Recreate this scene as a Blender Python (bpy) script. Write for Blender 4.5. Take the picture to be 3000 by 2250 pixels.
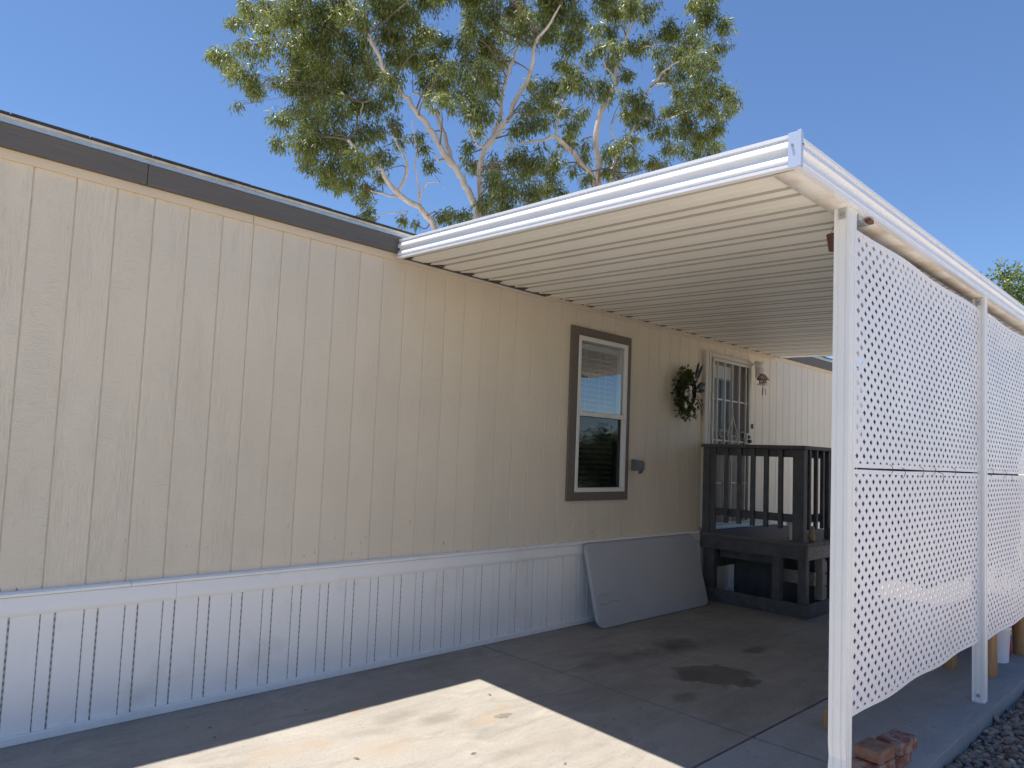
import bpy, bmesh, math, random
import numpy as np
from mathutils import Vector, Matrix
random.seed(7)
rng = np.random.default_rng(11)
for o in list(bpy.data.objects):
    bpy.data.objects.remove(o, do_unlink=True)
S = bpy.context.scene
COL = S.collection
R_ = math.radians

# ------------------------------------------------------------------ camera
CAM = Vector((-0.667, -4.501, 1.610))
CR = Vector((0.7177, -0.6952, 0.0392)); CD = Vector((0.0786, 0.0250, -0.9966)); CF = Vector((0.6919, 0.7183, 0.0726))
FPX, CX, CY = 2058.5, 1506.9, 1178.8
cd = bpy.data.cameras.new('camera'); cam = bpy.data.objects.new('camera', cd); COL.objects.link(cam)
m = Matrix((( CR.x, -CD.x, -CF.x, CAM.x), (CR.y, -CD.y, -CF.y, CAM.y), (CR.z, -CD.z, -CF.z, CAM.z), (0, 0, 0, 1)))
cam.matrix_world = m
cd.sensor_width = 36.0; cd.lens = FPX / 3000 * 36
cd.shift_x = (1500 - CX) / 3000; cd.shift_y = (CY - 1125) / 3000
cd.clip_start = 0.05; cd.clip_end = 5000
S.camera = cam
S.render.resolution_x = 1024; S.render.resolution_y = 768

# ------------------------------------------------------------------ light
SUN = Vector((-0.155, 0.18, 1.0)).normalized()
W = bpy.data.worlds.new('World'); S.world = W; W.use_nodes = True
nt = W.node_tree
bg = nt.nodes['Background']; sky = nt.nodes.new('ShaderNodeTexSky')
sky.sky_type = 'NISHITA'; sky.sun_disc = False
sky.sun_elevation = math.asin(SUN.z); sky.sun_rotation = math.atan2(SUN.x, SUN.y)
sky.altitude = 800; sky.air_density = 1.0; sky.dust_density = 0.0; sky.ozone_density = 8.0
nt.links.new(sky.outputs[0], bg.inputs[0]); bg.inputs[1].default_value = 0.082
sl = bpy.data.lights.new('sun', 'SUN'); sl.energy = 4.2; sl.angle = R_(0.53); sl.color = (1.0, 0.945, 0.86)
so = bpy.data.objects.new('sun', sl); COL.objects.link(so); so.location = (0, 0, 30)
so.rotation_euler = (-SUN).to_track_quat('-Z', 'Y').to_euler()
S.view_settings.view_transform = 'Standard'; S.view_settings.look = 'None'
S.view_settings.gamma = 1.0; S.view_settings.use_curve_mapping = False
S.view_settings.exposure = 1.03
S.cycles.diffuse_bounces = 8; S.cycles.max_bounces = 14

# ------------------------------------------------------------------ materials
MATS = {}
def newmat(name):
    mt = bpy.data.materials.new(name); mt.use_nodes = True
    b = mt.node_tree.nodes['Principled BSDF']; MATS[name] = mt
    return mt, mt.node_tree, b
def N(t, typ, **kw):
    n = t.nodes.new(typ)
    for k, v in kw.items():
        if k in ('x', 'y'): continue
        if hasattr(n, k) and not isinstance(k, int): setattr(n, k, v)
        else: n.inputs[k].default_value = v
    return n
def L(t, a, b): t.links.new(a, b)
def mapping(t, src, scale=(1, 1, 1), loc=(0, 0, 0)):
    mp = t.nodes.new('ShaderNodeMapping'); mp.inputs['Scale'].default_value = scale; mp.inputs['Location'].default_value = loc
    L(t, src, mp.inputs['Vector']); return mp.outputs[0]
def noise(t, vec, scale, detail=4, rough=0.55, dist=0.0):
    n = t.nodes.new('ShaderNodeTexNoise'); n.inputs['Scale'].default_value = scale; n.inputs['Detail'].default_value = detail
    n.inputs['Roughness'].default_value = rough; n.inputs['Distortion'].default_value = dist
    if vec is not None: L(t, vec, n.inputs['Vector'])
    return n.outputs['Fac']
def ramp(t, fac, stops):
    r = t.nodes.new('ShaderNodeValToRGB'); cr = r.color_ramp
    while len(cr.elements) < len(stops): cr.elements.new(0.5)
    for e, (p, c) in zip(cr.elements, stops):
        e.position = p; e.color = c if len(c) == 4 else (*c, 1)
    L(t, fac, r.inputs[0]); return r.outputs[0]
def g(v): return (v, v, v)
def mixc(t, fac, a, b, mode='MIX'):
    mx = t.nodes.new('ShaderNodeMix'); mx.data_type = 'RGBA'; mx.blend_type = mode
    for s, val in ((0, fac), (6, a), (7, b)):
        if isinstance(val, (int, float)): mx.inputs[s].default_value = val
        elif isinstance(val, tuple): mx.inputs[s].default_value = (*val[:3], 1)
        else: L(t, val, mx.inputs[s])
    return mx.outputs[2]
def math_(t, op, a, b=None, clamp=False):
    n = t.nodes.new('ShaderNodeMath'); n.operation = op; n.use_clamp = clamp
    for s, val in ((0, a), (1, b)):
        if val is None: continue
        if isinstance(val, (int, float)): n.inputs[s].default_value = val
        else: L(t, val, n.inputs[s])
    return n.outputs[0]
def bump(t, b, h, strength, dist):
    n = t.nodes.new('ShaderNodeBump'); n.inputs['Strength'].default_value = strength; n.inputs['Distance'].default_value = dist
    L(t, h, n.inputs['Height']); L(t, n.outputs[0], b.inputs['Normal']); return n
def pos(t): return t.nodes.new('ShaderNodeNewGeometry').outputs['Position']
def objrand(t): return t.nodes.new('ShaderNodeObjectInfo').outputs['Random']
def island(t): return t.nodes.new('ShaderNodeNewGeometry').outputs['Random Per Island']

def paint(name, col, rough=0.5, var=0.06, vscale=3.0, bmp=0.0, bscale=200, spec=0.4, metal=0.0, dirt=None, dirtscale=1.5, dirtlo=.5, dirthi=.75):
    mt, t, b = newmat(name); P = pos(t)
    n1 = noise(t, P, vscale, 6)
    c = ramp(t, n1, [(0.25, tuple(x * (1 - var) for x in col)), (0.75, tuple(min(1, x * (1 + var)) for x in col))])
    if dirt:
        n2 = noise(t, P, dirtscale, 8, .65)
        c = mixc(t, ramp(t, n2, [(dirtlo, g(0)), (dirthi, g(1))]), c, dirt)
    L(t, c, b.inputs['Base Color']); b.inputs['Roughness'].default_value = rough
    b.inputs['Specular IOR Level'].default_value = spec; b.inputs['Metallic'].default_value = metal
    if bmp: bump(t, b, noise(t, P, bscale, 4), bmp, 0.002)
    return mt

# siding: embossed wood grain under cream paint
def mk_siding(name, col):
    mt, t, b = newmat(name); P = pos(t); r = objrand(t)
    cmb = t.nodes.new('ShaderNodeCombineXYZ'); L(t, math_(t, 'MULTIPLY', r, 37.0), cmb.inputs[2]); L(t, math_(t, 'MULTIPLY', r, 91.0), cmb.inputs[1])
    ad = t.nodes.new('ShaderNodeVectorMath'); ad.operation = 'ADD'; L(t, P, ad.inputs[0]); L(t, cmb.outputs[0], ad.inputs[1]); Q = ad.outputs[0]
    grain = noise(t, mapping(t, Q, (120, 1, 7)), 1.0, 5, .6, 1.6)
    rip = noise(t, mapping(t, Q, (22, 1, 95)), 1.0, 4, .6, 1.2)
    msk = ramp(t, noise(t, mapping(t, Q, (7, 1, 1.3)), 1.0, 3), [(.40, g(0)), (.6, g(1))])
    h = mixc(t, msk, grain, rip)
    fine = noise(t, Q, 130, 3)
    hh = math_(t, 'ADD', h, math_(t, 'MULTIPLY', fine, .35))
    bump(t, b, hh, .9, .0075)
    c = ramp(t, noise(t, P, 1.1, 5), [(.3, tuple(x * .95 for x in col)), (.7, tuple(x * 1.04 for x in col))])
    # slight board to board change and scuffs near the skirting
    c = mixc(t, math_(t, 'MULTIPLY', r, .10), c, tuple(x * .72 for x in col))
    sep = t.nodes.new('ShaderNodeSeparateXYZ'); L(t, P, sep.inputs[0])
    scf = ramp(t, noise(t, mapping(t, P, (28, 1, 11)), 1.0, 3, .5), [(.675, g(0)), (.70, g(1))])
    low = ramp(t, math_(t, 'DIVIDE', sep.outputs[2], 3.3), [(.25, g(1)), (.36, g(0))])
    c = mixc(t, math_(t, 'MULTIPLY', math_(t, 'MULTIPLY', scf, low), .7), c, (.17, .14, .11))
    dust = ramp(t, noise(t, mapping(t, P, (2.5, 1, .35)), 1.0, 6, .6), [(.5, g(0)), (.8, g(1))])
    c = mixc(t, math_(t, 'MULTIPLY', dust, .22), c, tuple(x * .78 for x in col))
    L(t, c, b.inputs['Base Color']); b.inputs['Roughness'].default_value = .62; b.inputs['Specular IOR Level'].default_value = .3
    return mt
CREAM = (.76, .67, .525)
mk_siding('siding', CREAM)
paint('groove', tuple(x * .80 for x in CREAM), .8, .12, 9)
paint('frieze', (.72, .60, .44), .6, .05, 3, .45, 90, dirt=(.45, .37, .27), dirtlo=.58, dirthi=.8)
def mk_grainy(name, col, scale, rough=.6, strength=.5, var=.12, spec=.3):
    mt, t, b = newmat(name); P = pos(t)
    h = noise(t, mapping(t, P, scale), 1.0, 6, .62, 1.0)
    c = ramp(t, h, [(.3, tuple(x * (1 - var) for x in col)), (.7, tuple(x * (1 + var) for x in col))])
    L(t, c, b.inputs['Base Color']); b.inputs['Roughness'].default_value = rough; b.inputs['Specular IOR Level'].default_value = spec
    bump(t, b, h, strength, .003); return mt
mk_grainy('fascia_paint', (.135, .122, .108), (4, 60, 95), .65, .45)
mk_grainy('window_trim_paint', (.155, .132, .11), (40, 60, 40), .7, .2)
paint('galvanised', (.52, .57, .60), .35, .12, 14, metal=.7, spec=.5)
paint('drip_face', (.62, .61, .56), .5, .12, 9, dirt=(.4, .33, .24), dirtlo=.5, dirthi=.7, dirtscale=6)
paint('shingle', (.055, .052, .05), .9, .4, 40, .6, 160)
paint('vinyl_white', (.88, .865, .835), .38, .02, 2, .06, 60, .45, dirt=(.62, .59, .54), dirtlo=.55, dirthi=.95, dirtscale=2.2)
paint('metal_white', (.78, .78, .76), .42, .03, 3, .05, 40, .5, dirt=(.60, .56, .50), dirtlo=.6, dirthi=.95)
paint('carport_trim', (.80, .82, .85), .28, .03, 4, .03, 40, .55)
paint('corner_metal', (.62, .68, .78), .33, .04, 6, spec=.6, metal=.35)
paint('pan_white', (.89, .86, .775), .36, .03, 2, .03, 30, .5, dirt=(.60, .55, .47), dirtlo=.6, dirthi=.95)
paint('shade_grey', (.47, .44, .385), .5, .05, 5)  # grey for the painted-in shade bands on the carport ceiling
paint('gutter_dirty', (.66, .63, .58), .5, .08, 5, dirt=(.40, .30, .20), dirtlo=.42, dirthi=.72, dirtscale=3.5)
paint('bolt_metal', (.42, .43, .44), .4, .1, 30, metal=.9)
paint('rust', (.14, .07, .04), .8, .3, 40)
paint('window_white', (.70, .69, .64), .4, .03, 4)
paint('blind', (.46, .48, .49), .5, .03, 4)
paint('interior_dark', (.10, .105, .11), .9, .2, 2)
paint('door_steel', (.56, .52, .44), .45, .06, 6, dirt=(.42, .34, .25), dirtlo=.55, dirthi=.85, dirtscale=6)
paint('door_panel', (.20, .18, .16), .5, .05, 3)
paint('door_dark', (.035, .033, .032), .3, .1, 3)
paint('screen', (.12, .11, .10), .7, .1, 30)
paint('black_metal_and_shade', (.03, .03, .032), .5, .2, 20)  # black metal parts, and the painted shade in the rib gaps
paint('deck_paint', (.085, .085, .088), .62, .25, 9, .35, 60, .3, dirt=(.12, .118, .113), dirtlo=.55, dirthi=.8, dirtscale=5)
mk_grainy('deck_board_paint', (.105, .10, .10), (30, 5, 60), .62, .4, .25)
mk_grainy('deck_worn', (.27, .25, .225), (14, 30, 60), .75, .5, .35)
paint('plastic_grey', (.44, .445, .455), .55, .05, 2.5, .10, 160, .35, dirt=(.42, .42, .42), dirtlo=.6, dirthi=.95)
paint('plastic_rim', (.30, .30, .305), .5, .05, 5)
paint('outlet_grey', (.13, .14, .15), .4, .1, 9)
paint('glass_jar', (.62, .60, .55), .12, .05, 8, spec=.6)
paint('birdhouse_wood', (.24, .17, .11), .8, .3, 40)
paint('birdhouse_white', (.62, .60, .55), .7, .1, 20)
paint('pot_white', (.62, .61, .58), .5, .05, 9)
paint('pot_tan', (.42, .29, .17), .6, .25, 14)
mk_grainy('log_wood', (.40, .24, .11), (45, 45, 4), .6, .3, .25)
paint('bucket', (.74, .75, .77), .35, .03, 5)
paint('red_plastic', (.42, .03, .035), .35, .1, 6)
paint('label_yellow', (.75, .55, .06), .5, .1, 9)
paint('label_blue', (.05, .10, .40), .5, .1, 9)
paint('terracotta_dark', (.10, .045, .03), .55, .15, 12)
paint('zip_tie', (.06, .05, .05), .5, .1, 9)
paint('tub_grey', (.50, .53, .58), .4, .03, 6)
paint('block_fence', (.42, .34, .27), .85, .12, 2, .4, 30)
paint('skylight', (.75, .80, .86), .2, .05, 3, spec=.6)

def mk_lattice():
    mt, t, b = newmat('lattice_vinyl')
    P = pos(t)
    c = ramp(t, noise(t, P, 2.0, 5), [(.3, (.74, .74, .77)), (.7, (.83, .82, .84))])
    L(t, c, b.inputs['Base Color']); b.inputs['Roughness'].default_value = .42
    b.inputs['Subsurface Weight'].default_value = 0.0
    return mt
mk_lattice()
def mk_cloth():
    mt, t, b = newmat('shade_cloth'); P = pos(t)
    c = ramp(t, noise(t, P, 3, 5), [(.3, (.045, .07, .10)), (.7, (.075, .105, .14))])
    L(t, c, b.inputs['Base Color']); b.inputs['Roughness'].default_value = .8
    bump(t, b, noise(t, mapping(t, P, (6, 6, 1.0)), 1.0, 3), .6, .05)
    return mt
mk_cloth()

def mk_glass(name, ior, tint):
    mt = bpy.data.materials.new(name); mt.use_nodes = True; t = mt.node_tree
    t.nodes.remove(t.nodes['Principled BSDF']); out = t.nodes['Material Output']
    fr = N(t, 'ShaderNodeFresnel'); fr.inputs['IOR'].default_value = ior
    gl = N(t, 'ShaderNodeBsdfGlossy'); gl.inputs['Roughness'].default_value = 0.004; gl.inputs['Color'].default_value = (.95, .97, 1, 1)
    tr = N(t, 'ShaderNodeBsdfTransparent'); tr.inputs['Color'].default_value = (*tint, 1)
    geo = N(t, 'ShaderNodeNewGeometry'); front = math_(t, 'SUBTRACT', 1.0, geo.outputs['Backfacing'])
    mx = N(t, 'ShaderNodeMixShader'); L(t, math_(t, 'MULTIPLY', fr.outputs[0], front), mx.inputs[0]); L(t, tr.outputs[0], mx.inputs[1]); L(t, gl.outputs[0], mx.inputs[2])
    bp = N(t, 'ShaderNodeBump'); bp.inputs['Strength'].default_value = .02; bp.inputs['Distance'].default_value = .01
    L(t, noise(t, pos(t), 3.0, 2), bp.inputs['Height']); L(t, bp.outputs[0], gl.inputs['Normal'])
    L(t, mx.outputs[0], out.inputs[0]); MATS[name] = mt
mk_glass('glass', 2.6, (.84, .87, .87)); mk_glass('glass_screened', 1.6, (.50, .52, .53))

# skirting joints with rows of small vent slots
def mk_slots():
    mt, t, b = newmat('skirt_joint'); P = pos(t)
    sep = t.nodes.new('ShaderNodeSeparateXYZ'); L(t, P, sep.inputs[0])
    z = math_(t, 'ADD', math_(t, 'MULTIPLY', sep.outputs[2], 26.0), math_(t, 'MULTIPLY', noise(t, P, 1.3, 1), 3.0))
    fr = math_(t, 'FRACT', z)
    s = ramp(t, fr, [(.45, g(0)), (.5, g(1))])
    c = mixc(t, s, (.50, .475, .44), (.24, .23, .22))
    L(t, c, b.inputs['Base Color']); b.inputs['Roughness'].default_value = .7
mk_slots()

# concrete
def mk_concrete(name, a, bcol, stains=True):
    mt, t, b = newmat(name); P = pos(t)
    big = noise(t, mapping(t, P, (1, 1, 0)), .9, 6, .6)
    fine = noise(t, P, 55, 6, .7)
    c = ramp(t, big, [(.3, a), (.7, bcol)])
    sw = noise(t, mapping(t, P, (3.2, 16, 0)), 1.0, 5, .65, .8)       # broom / trowel sweep
    c = mixc(t, math_(t, 'MULTIPLY', sw, .30), c, tuple(x * .55 for x in a))
    c = mixc(t, ramp(t, fine, [(.35, g(.28)), (.55, g(0))]), c, tuple(x * .55 for x in a))
    spk = ramp(t, noise(t, P, 22, 2, .4), [(.70, g(0)), (.735, g(1))])
    c = mixc(t, math_(t, 'MULTIPLY', spk, .35), c, (.06, .055, .05))
    smear = noise(t, mapping(t, P, (1.1, 4.5, 0)), 1.0, 8, .68, 1.5)
    c = mixc(t, math_(t, 'MULTIPLY', ramp(t, smear, [(.48, g(0)), (.72, g(1))]), .42 if stains else .25), c, tuple(x * .42 for x in a))
    pale = noise(t, mapping(t, P, (2.3, 3.1, 0), (5, 2, 0)), 1.0, 7, .7, 1.0)
    c = mixc(t, math_(t, 'MULTIPLY', ramp(t, pale, [(.52, g(0)), (.75, g(1))]), .35), c, tuple(min(1, x * 1.25) for x in bcol))
    if stains:
        def blob(cx, cy, rx, ry, col, amt, soft=.35, nz=.55, sc=3.0):
            nonlocal c
            nv = t.nodes.new('ShaderNodeTexNoise'); nv.inputs['Scale'].default_value = sc; nv.inputs['Detail'].default_value = 6; L(t, P, nv.inputs['Vector'])
            sb = t.nodes.new('ShaderNodeVectorMath'); sb.operation = 'SUBTRACT'; L(t, P, sb.inputs[0]); sb.inputs[1].default_value = (cx, cy, 0)
            ml = t.nodes.new('ShaderNodeVectorMath'); ml.operation = 'MULTIPLY'; L(t, sb.outputs[0], ml.inputs[0]); ml.inputs[1].default_value = (1 / rx, 1 / ry, 0)
            ln = t.nodes.new('ShaderNodeVectorMath'); ln.operation = 'LENGTH'; L(t, ml.outputs[0], ln.inputs[0])
            d = math_(t, 'ADD', ln.outputs['Value'], math_(t, 'MULTIPLY', math_(t, 'SUBTRACT', nv.outputs['Fac'], .5), nz * 2))
            f = ramp(t, d, [(max(0, 1 - soft), g(1)), (1.0, g(0))])
            c = mixc(t, math_(t, 'MULTIPLY', f, amt), c, col)
        blob(4.27, -1.70, .30, .30, (.125, .105, .084), .8, .16, .6, 6)     # oil spot
        blob(4.10, -1.60, .20, .14, (.125, .105, .084), .7, .3, .8, 8)
        blob(4.33, -1.95, .10, .06, (.08, .07, .055), .6, .3, .9, 14)
        blob(3.64, -1.82, .16, .10, (.10, .09, .075), .5, .6, .8, 9)
        blob(5.2, -1.53, .22, .10, (.085, .075, .066), .6, .5, .6, 6)
        blob(4.70, -1.05, .50, .22, (.06, .056, .058), .75, .95, .8, 5)     # soft dark patch
        blob(4.05, -0.97, .34, .16, (.08, .076, .076), .55, .95, .9, 6)
        blob(3.65, -0.97, .22, .12, (.075, .072, .072), .5, .9, .5, 4)
        blob(5.5, -1.2, .9, .40, (.10, .092, .088), .42, .95, .5, 2)
        blob(3.9, -2.1, .6, .22, (.12, .108, .095), .35, .9, .6, 3)
        blob(1.36, -0.97, .17, .11, (.31, .235, .155), .5, .75, 1.0, 8)          # rusty marks in the sun
        blob(1.75, -0.71, .05, .03, (.36, .21, .10), .6, .5, .8, 12)
        blob(2.28, -1.28, .18, .09, (.31, .235, .155), .5, .75, 1.0, 8)
        blob(2.50, -1.20, .16, .06, (.31, .245, .165), .4, .75, 1.0, 9)
        blob(2.10, -1.10, .22, .11, (.16, .14, .12), .55, .75, 1.0, 7)
        blob(1.90, -0.93, .20, .09, (.18, .16, .14), .5, .75, 1.0, 8)
        blob(2.42, -1.30, .07, .04, (.12, .10, .08), .6, .4, 1.2, 18)
        blob(1.10, -0.95, .20, .14, (.32, .245, .165), .35, .8, .9, 7)
        blob(1.62, -1.25, .32, .16, (.32, .25, .17), .36, .8, .9, 6)
        blob(2.35, -1.75, .34, .14, (.22, .19, .155), .42, .8, .9, 6)
        blob(1.65, -1.0, .30, .14, (.21, .19, .165), .4, .8, .9, 7)
    L(t, c, b.inputs['Base Color']); b.inputs['Roughness'].default_value = .85; b.inputs['Specular IOR Level'].default_value = .25
    hh = math_(t, 'ADD', fine, math_(t, 'MULTIPLY', noise(t, P, 9, 4), 1.2))
    bump(t, b, hh, .35, .004)
mk_concrete('concrete', (.29, .265, .23), (.37, .342, .305))
mk_concrete('concrete_new', (.315, .31, .305), (.38, .375, .37), False)
paint('joint_dirt', (.045, .04, .035), .95, .4, 30)
def mk_ground():
    mt, t, b = newmat('gravel_ground'); P = pos(t)
    vo = t.nodes.new('ShaderNodeTexVoronoi'); vo.inputs['Scale'].default_value = 26; L(t, P, vo.inputs['Vector'])
    sep = t.nodes.new('ShaderNodeSeparateColor'); L(t, vo.outputs['Color'], sep.inputs[0])
    c = ramp(t, sep.outputs[0], [(0, (.36, .30, .24)), (.5, (.52, .45, .37)), (1, (.66, .59, .50))])
    c = mixc(t, ramp(t, noise(t, P, .25, 5), [(.4, g(0)), (.7, g(.3))]), c, (.40, .31, .23))
    L(t, c, b.inputs['Base Color']); b.inputs['Roughness'].default_value = .95
    bump(t, b, math_(t, 'SUBTRACT', 1.0, vo.outputs['Distance']), .7, .02)
mk_ground()
def mk_island(name, stops, rough=.8, bmp=0):
    mt, t, b = newmat(name); r = island(t)
    c = ramp(t, r, stops); P = pos(t)
    n = noise(t, P, 60, 3)
    c = mixc(t, math_(t, 'MULTIPLY', n, .35), c, (.08, .07, .06))
    L(t, c, b.inputs['Base Color']); b.inputs['Roughness'].default_value = rough
    if bmp: bump(t, b, n, bmp, .003)
mk_island('pebbles', [(0, (.11, .09, .08)), (.3, (.24, .19, .15)), (.5, (.18, .165, .165)), (.7, (.36, .29, .23)), (.88, (.30, .17, .13)), (1, (.52, .48, .43))], .75, .3)
def mk_brick(name, col, face):
    mt, t, b = newmat(name); P = pos(t)
    n = noise(t, P, 26, 6, .65)
    c = ramp(t, n, [(.3, tuple(x * .7 for x in col)), (.7, tuple(x * 1.2 for x in col))])
    geo = t.nodes.new('ShaderNodeNewGeometry'); sep = t.nodes.new('ShaderNodeSeparateXYZ'); L(t, geo.outputs['Normal'], sep.inputs[0])
    mort = ramp(t, noise(t, P, 15, 5, .6), [(.45, g(0)), (.56, g(1))])
    c = mixc(t, math_(t, 'MULTIPLY', mort, .75), c, face)
    L(t, c, b.inputs['Base Color']); b.inputs['Roughness'].default_value = .9
    bump(t, b, noise(t, P, 90, 5), .7, .004)
mk_brick('brick_red', (.20, .075, .05), (.30, .24, .20)); mk_brick('brick_orange', (.25, .11, .06), (.25, .17, .13))

def mk_leaf(name, stops, trans=.35, rough=.45):
    mt = bpy.data.materials.new(name); mt.use_nodes = True; t = mt.node_tree; b = t.nodes['Principled BSDF']; out = t.nodes['Material Output']
    c = ramp(t, island(t), stops)
    L(t, c, b.inputs['Base Color']); b.inputs['Roughness'].default_value = rough; b.inputs['Specular IOR Level'].default_value = .45
    tr = N(t, 'ShaderNodeBsdfTranslucent'); c2 = mixc(t, .5, c, (.35, .40, .06)); L(t, c2, tr.inputs['Color'])
    mx = N(t, 'ShaderNodeMixShader'); mx.inputs[0].default_value = trans
    L(t, b.outputs[0], mx.inputs[1]); L(t, tr.outputs[0], mx.inputs[2]); L(t, mx.outputs[0], out.inputs[0]); MATS[name] = mt
mk_leaf('euc_leaf', [(0, (.075, .105, .035)), (.35, (.12, .16, .052)), (.75, (.19, .23, .075)), (.93, (.29, .31, .10)), (1, (.36, .33, .16))], .38)
mk_leaf('euc_flower', [(0, (.45, .42, .22)), (1, (.62, .58, .34))], .3, .7)
mk_leaf('ash_leaf', [(0, (.06, .10, .025)), (.6, (.11, .16, .04)), (1, (.20, .24, .07))], .35)
mk_leaf('bush_leaf', [(0, (.02, .03, .012)), (1, (.05, .07, .025))], .2)
mk_leaf('wreath_leaf', [(0, (.03, .045, .015)), (.6, (.06, .075, .025)), (1, (.11, .12, .045))], .15)
paint('wreath_twig', (.018, .016, .018), .8, .3, 30)
paint('flower_white', (.75, .74, .70), .7, .05, 30)
paint('feather_blue', (.018, .032, .05), .5, .3, 20)
def mk_bark():
    mt, t, b = newmat('euc_bark'); P = pos(t)
    n = noise(t, mapping(t, P, (2.2, 2.2, .7)), 1.0, 6, .6, .8)
    c = ramp(t, n, [(.28, (.30, .22, .16)), (.40, (.54, .48, .42)), (.60, (.66, .62, .57)), (.78, (.42, .38, .35))])
    L(t, c, b.inputs['Base Color']); b.inputs['Roughness'].default_value = .8
    bump(t, b, noise(t, P, 16, 5), .5, .02)
mk_bark()
paint('twig_bark', (.20, .15, .115), .9, .2, 6)
paint('dry_leaf', (.16, .10, .05), .8, .3, 40)
paint('dark_trunk', (.10, .08, .06), .9, .3, 8)

# ------------------------------------------------------------------ mesh helpers
class MB:
    def __init__(s): s.v = []; s.f = []; s.sm = False
    def add(s, verts, faces):
        k = len(s.v); s.v += [tuple(v) for v in verts]; s.f += [tuple(i + k for i in fc) for fc in faces]; return s
    def box(s, x0, x1, y0, y1, z0, z1):
        return s.add([(x0, y0, z0), (x1, y0, z0), (x1, y1, z0), (x0, y1, z0), (x0, y0, z1), (x1, y0, z1), (x1, y1, z1), (x0, y1, z1)],
                     [(0, 3, 2, 1), (4, 5, 6, 7), (0, 1, 5, 4), (1, 2, 6, 5), (2, 3, 7, 6), (3, 0, 4, 7)])
    def prism(s, poly, a, b):                     # closed polygon list of 3d points at a-offset and b-offset
        n = len(poly); a = Vector(a); b = Vector(b)
        vs = [Vector(p) + a for p in poly] + [Vector(p) + b for p in poly]
        fs = [tuple(range(n - 1, -1, -1)), tuple(range(n, 2 * n))] + [(i, (i + 1) % n, n + (i + 1) % n, n + i) for i in range(n)]
        return s.add(vs, fs)
    def tube(s, pts, rads, seg=8, cap=True):
        pts = [Vector(p) for p in pts]; n = len(pts); k = len(s.v); up = None
        if not hasattr(rads, '__len__'): rads = [rads] * n
        for i, p in enumerate(pts):
            d = (pts[min(i + 1, n - 1)] - pts[max(i - 1, 0)])
            d = d.normalized() if d.length > 1e-9 else Vector((0, 0, 1))
            if up is None: up = Vector((1, 0, 0)) if abs(d.x) < .8 else Vector((0, 1, 0))
            u = (up - d * up.dot(d)).normalized(); w = d.cross(u); up = u
            for j in range(seg):
                an = 2 * math.pi * j / seg; q = p + (u * math.cos(an) + w * math.sin(an)) * rads[i]; s.v.append(tuple(q))
        for i in range(n - 1):
            for j in range(seg):
                s.f.append((k + i * seg + j, k + i * seg + (j + 1) % seg, k + (i + 1) * seg + (j + 1) % seg, k + (i + 1) * seg + j))
        if cap:
            s.f.append(tuple(k + j for j in range(seg - 1, -1, -1))); s.f.append(tuple(k + (n - 1) * seg + j for j in range(seg)))
        return s
    def lathe(s, c, prof, seg=20):                # prof: (r, z)
        k = len(s.v); c = Vector(c)
        for r, z in prof:
            for j in range(seg):
                an = 2 * math.pi * j / seg; s.v.append((c.x + r * math.cos(an), c.y + r * math.sin(an), c.z + z))
        n = len(prof)
        for i in range(n - 1):
            for j in range(seg): s.f.append((k + i * seg + j, k + i * seg + (j + 1) % seg, k + (i + 1) * seg + (j + 1) % seg, k + (i + 1) * seg + j))
        s.f.append(tuple(k + j for j in range(seg - 1, -1, -1))); s.f.append(tuple(k + (n - 1) * seg + j for j in range(seg)))
        return s
    def mesh(s, name):
        me = bpy.data.meshes.new(name); me.from_pydata(s.v, [], s.f); me.update(); return me
    def build(s, name, mat, parent=None, bevel=0, smooth=False, seg=2, ang=40):
        me = s.mesh(name)
        if bevel:
            bm = bmesh.new(); bm.from_mesh(me)
            es = [e for e in bm.edges if len(e.link_faces) == 2 and e.calc_face_angle(0) > R_(30)]
            bmesh.ops.bevel(bm, geom=es, offset=bevel, segments=seg, affect='EDGES', profile=.6, clamp_overlap=True)
            bm.to_mesh(me); bm.free()
        if smooth:
            me.polygons.foreach_set('use_smooth', [True] * len(me.polygons))
            bm = bmesh.new(); bm.from_mesh(me)
            for e in bm.edges:
                if len(e.link_faces) == 2 and e.calc_face_angle(0) > R_(ang): e.smooth = False
            bm.to_mesh(me); bm.free()
        return link(name, me, mat, parent)
def link(name, me, mat, parent=None, loc=None):
    if mat and not me.materials: me.materials.append(MATS[mat])
    o = bpy.data.objects.new(name, me); COL.objects.link(o)
    if loc is not None: o.location = loc
    if parent is not None: attach(o, parent)
    return o
def attach(o, parent):
    o.parent = parent                     # parents are never rotated: undo their place in the world only
    o.matrix_parent_inverse = Matrix.Translation(-parent.location)
def empty(name, loc, label, cat, group=None):
    o = bpy.data.objects.new(name, None); COL.objects.link(o); o.location = loc; o.empty_display_size = .2
    return tag(o, label, cat, group)
def tag(o, label, cat, group=None):
    o['label'] = label; o['category'] = cat
    if group: o['group'] = group
    return o
def struct(o): o['kind'] = 'structure'; return o
def bxo(name, mat, parent, x0, x1, y0, y1, z0, z1, bevel=0):
    return MB().box(x0, x1, y0, y1, z0, z1).build(name, mat, parent, bevel)
def ray(px, py, depth):                           # photo pixel (3000 wide) at a distance along the view
    d = CR * ((px - CX) / FPX) + CD * ((py - CY) / FPX) + CF
    return CAM + d * depth

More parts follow.
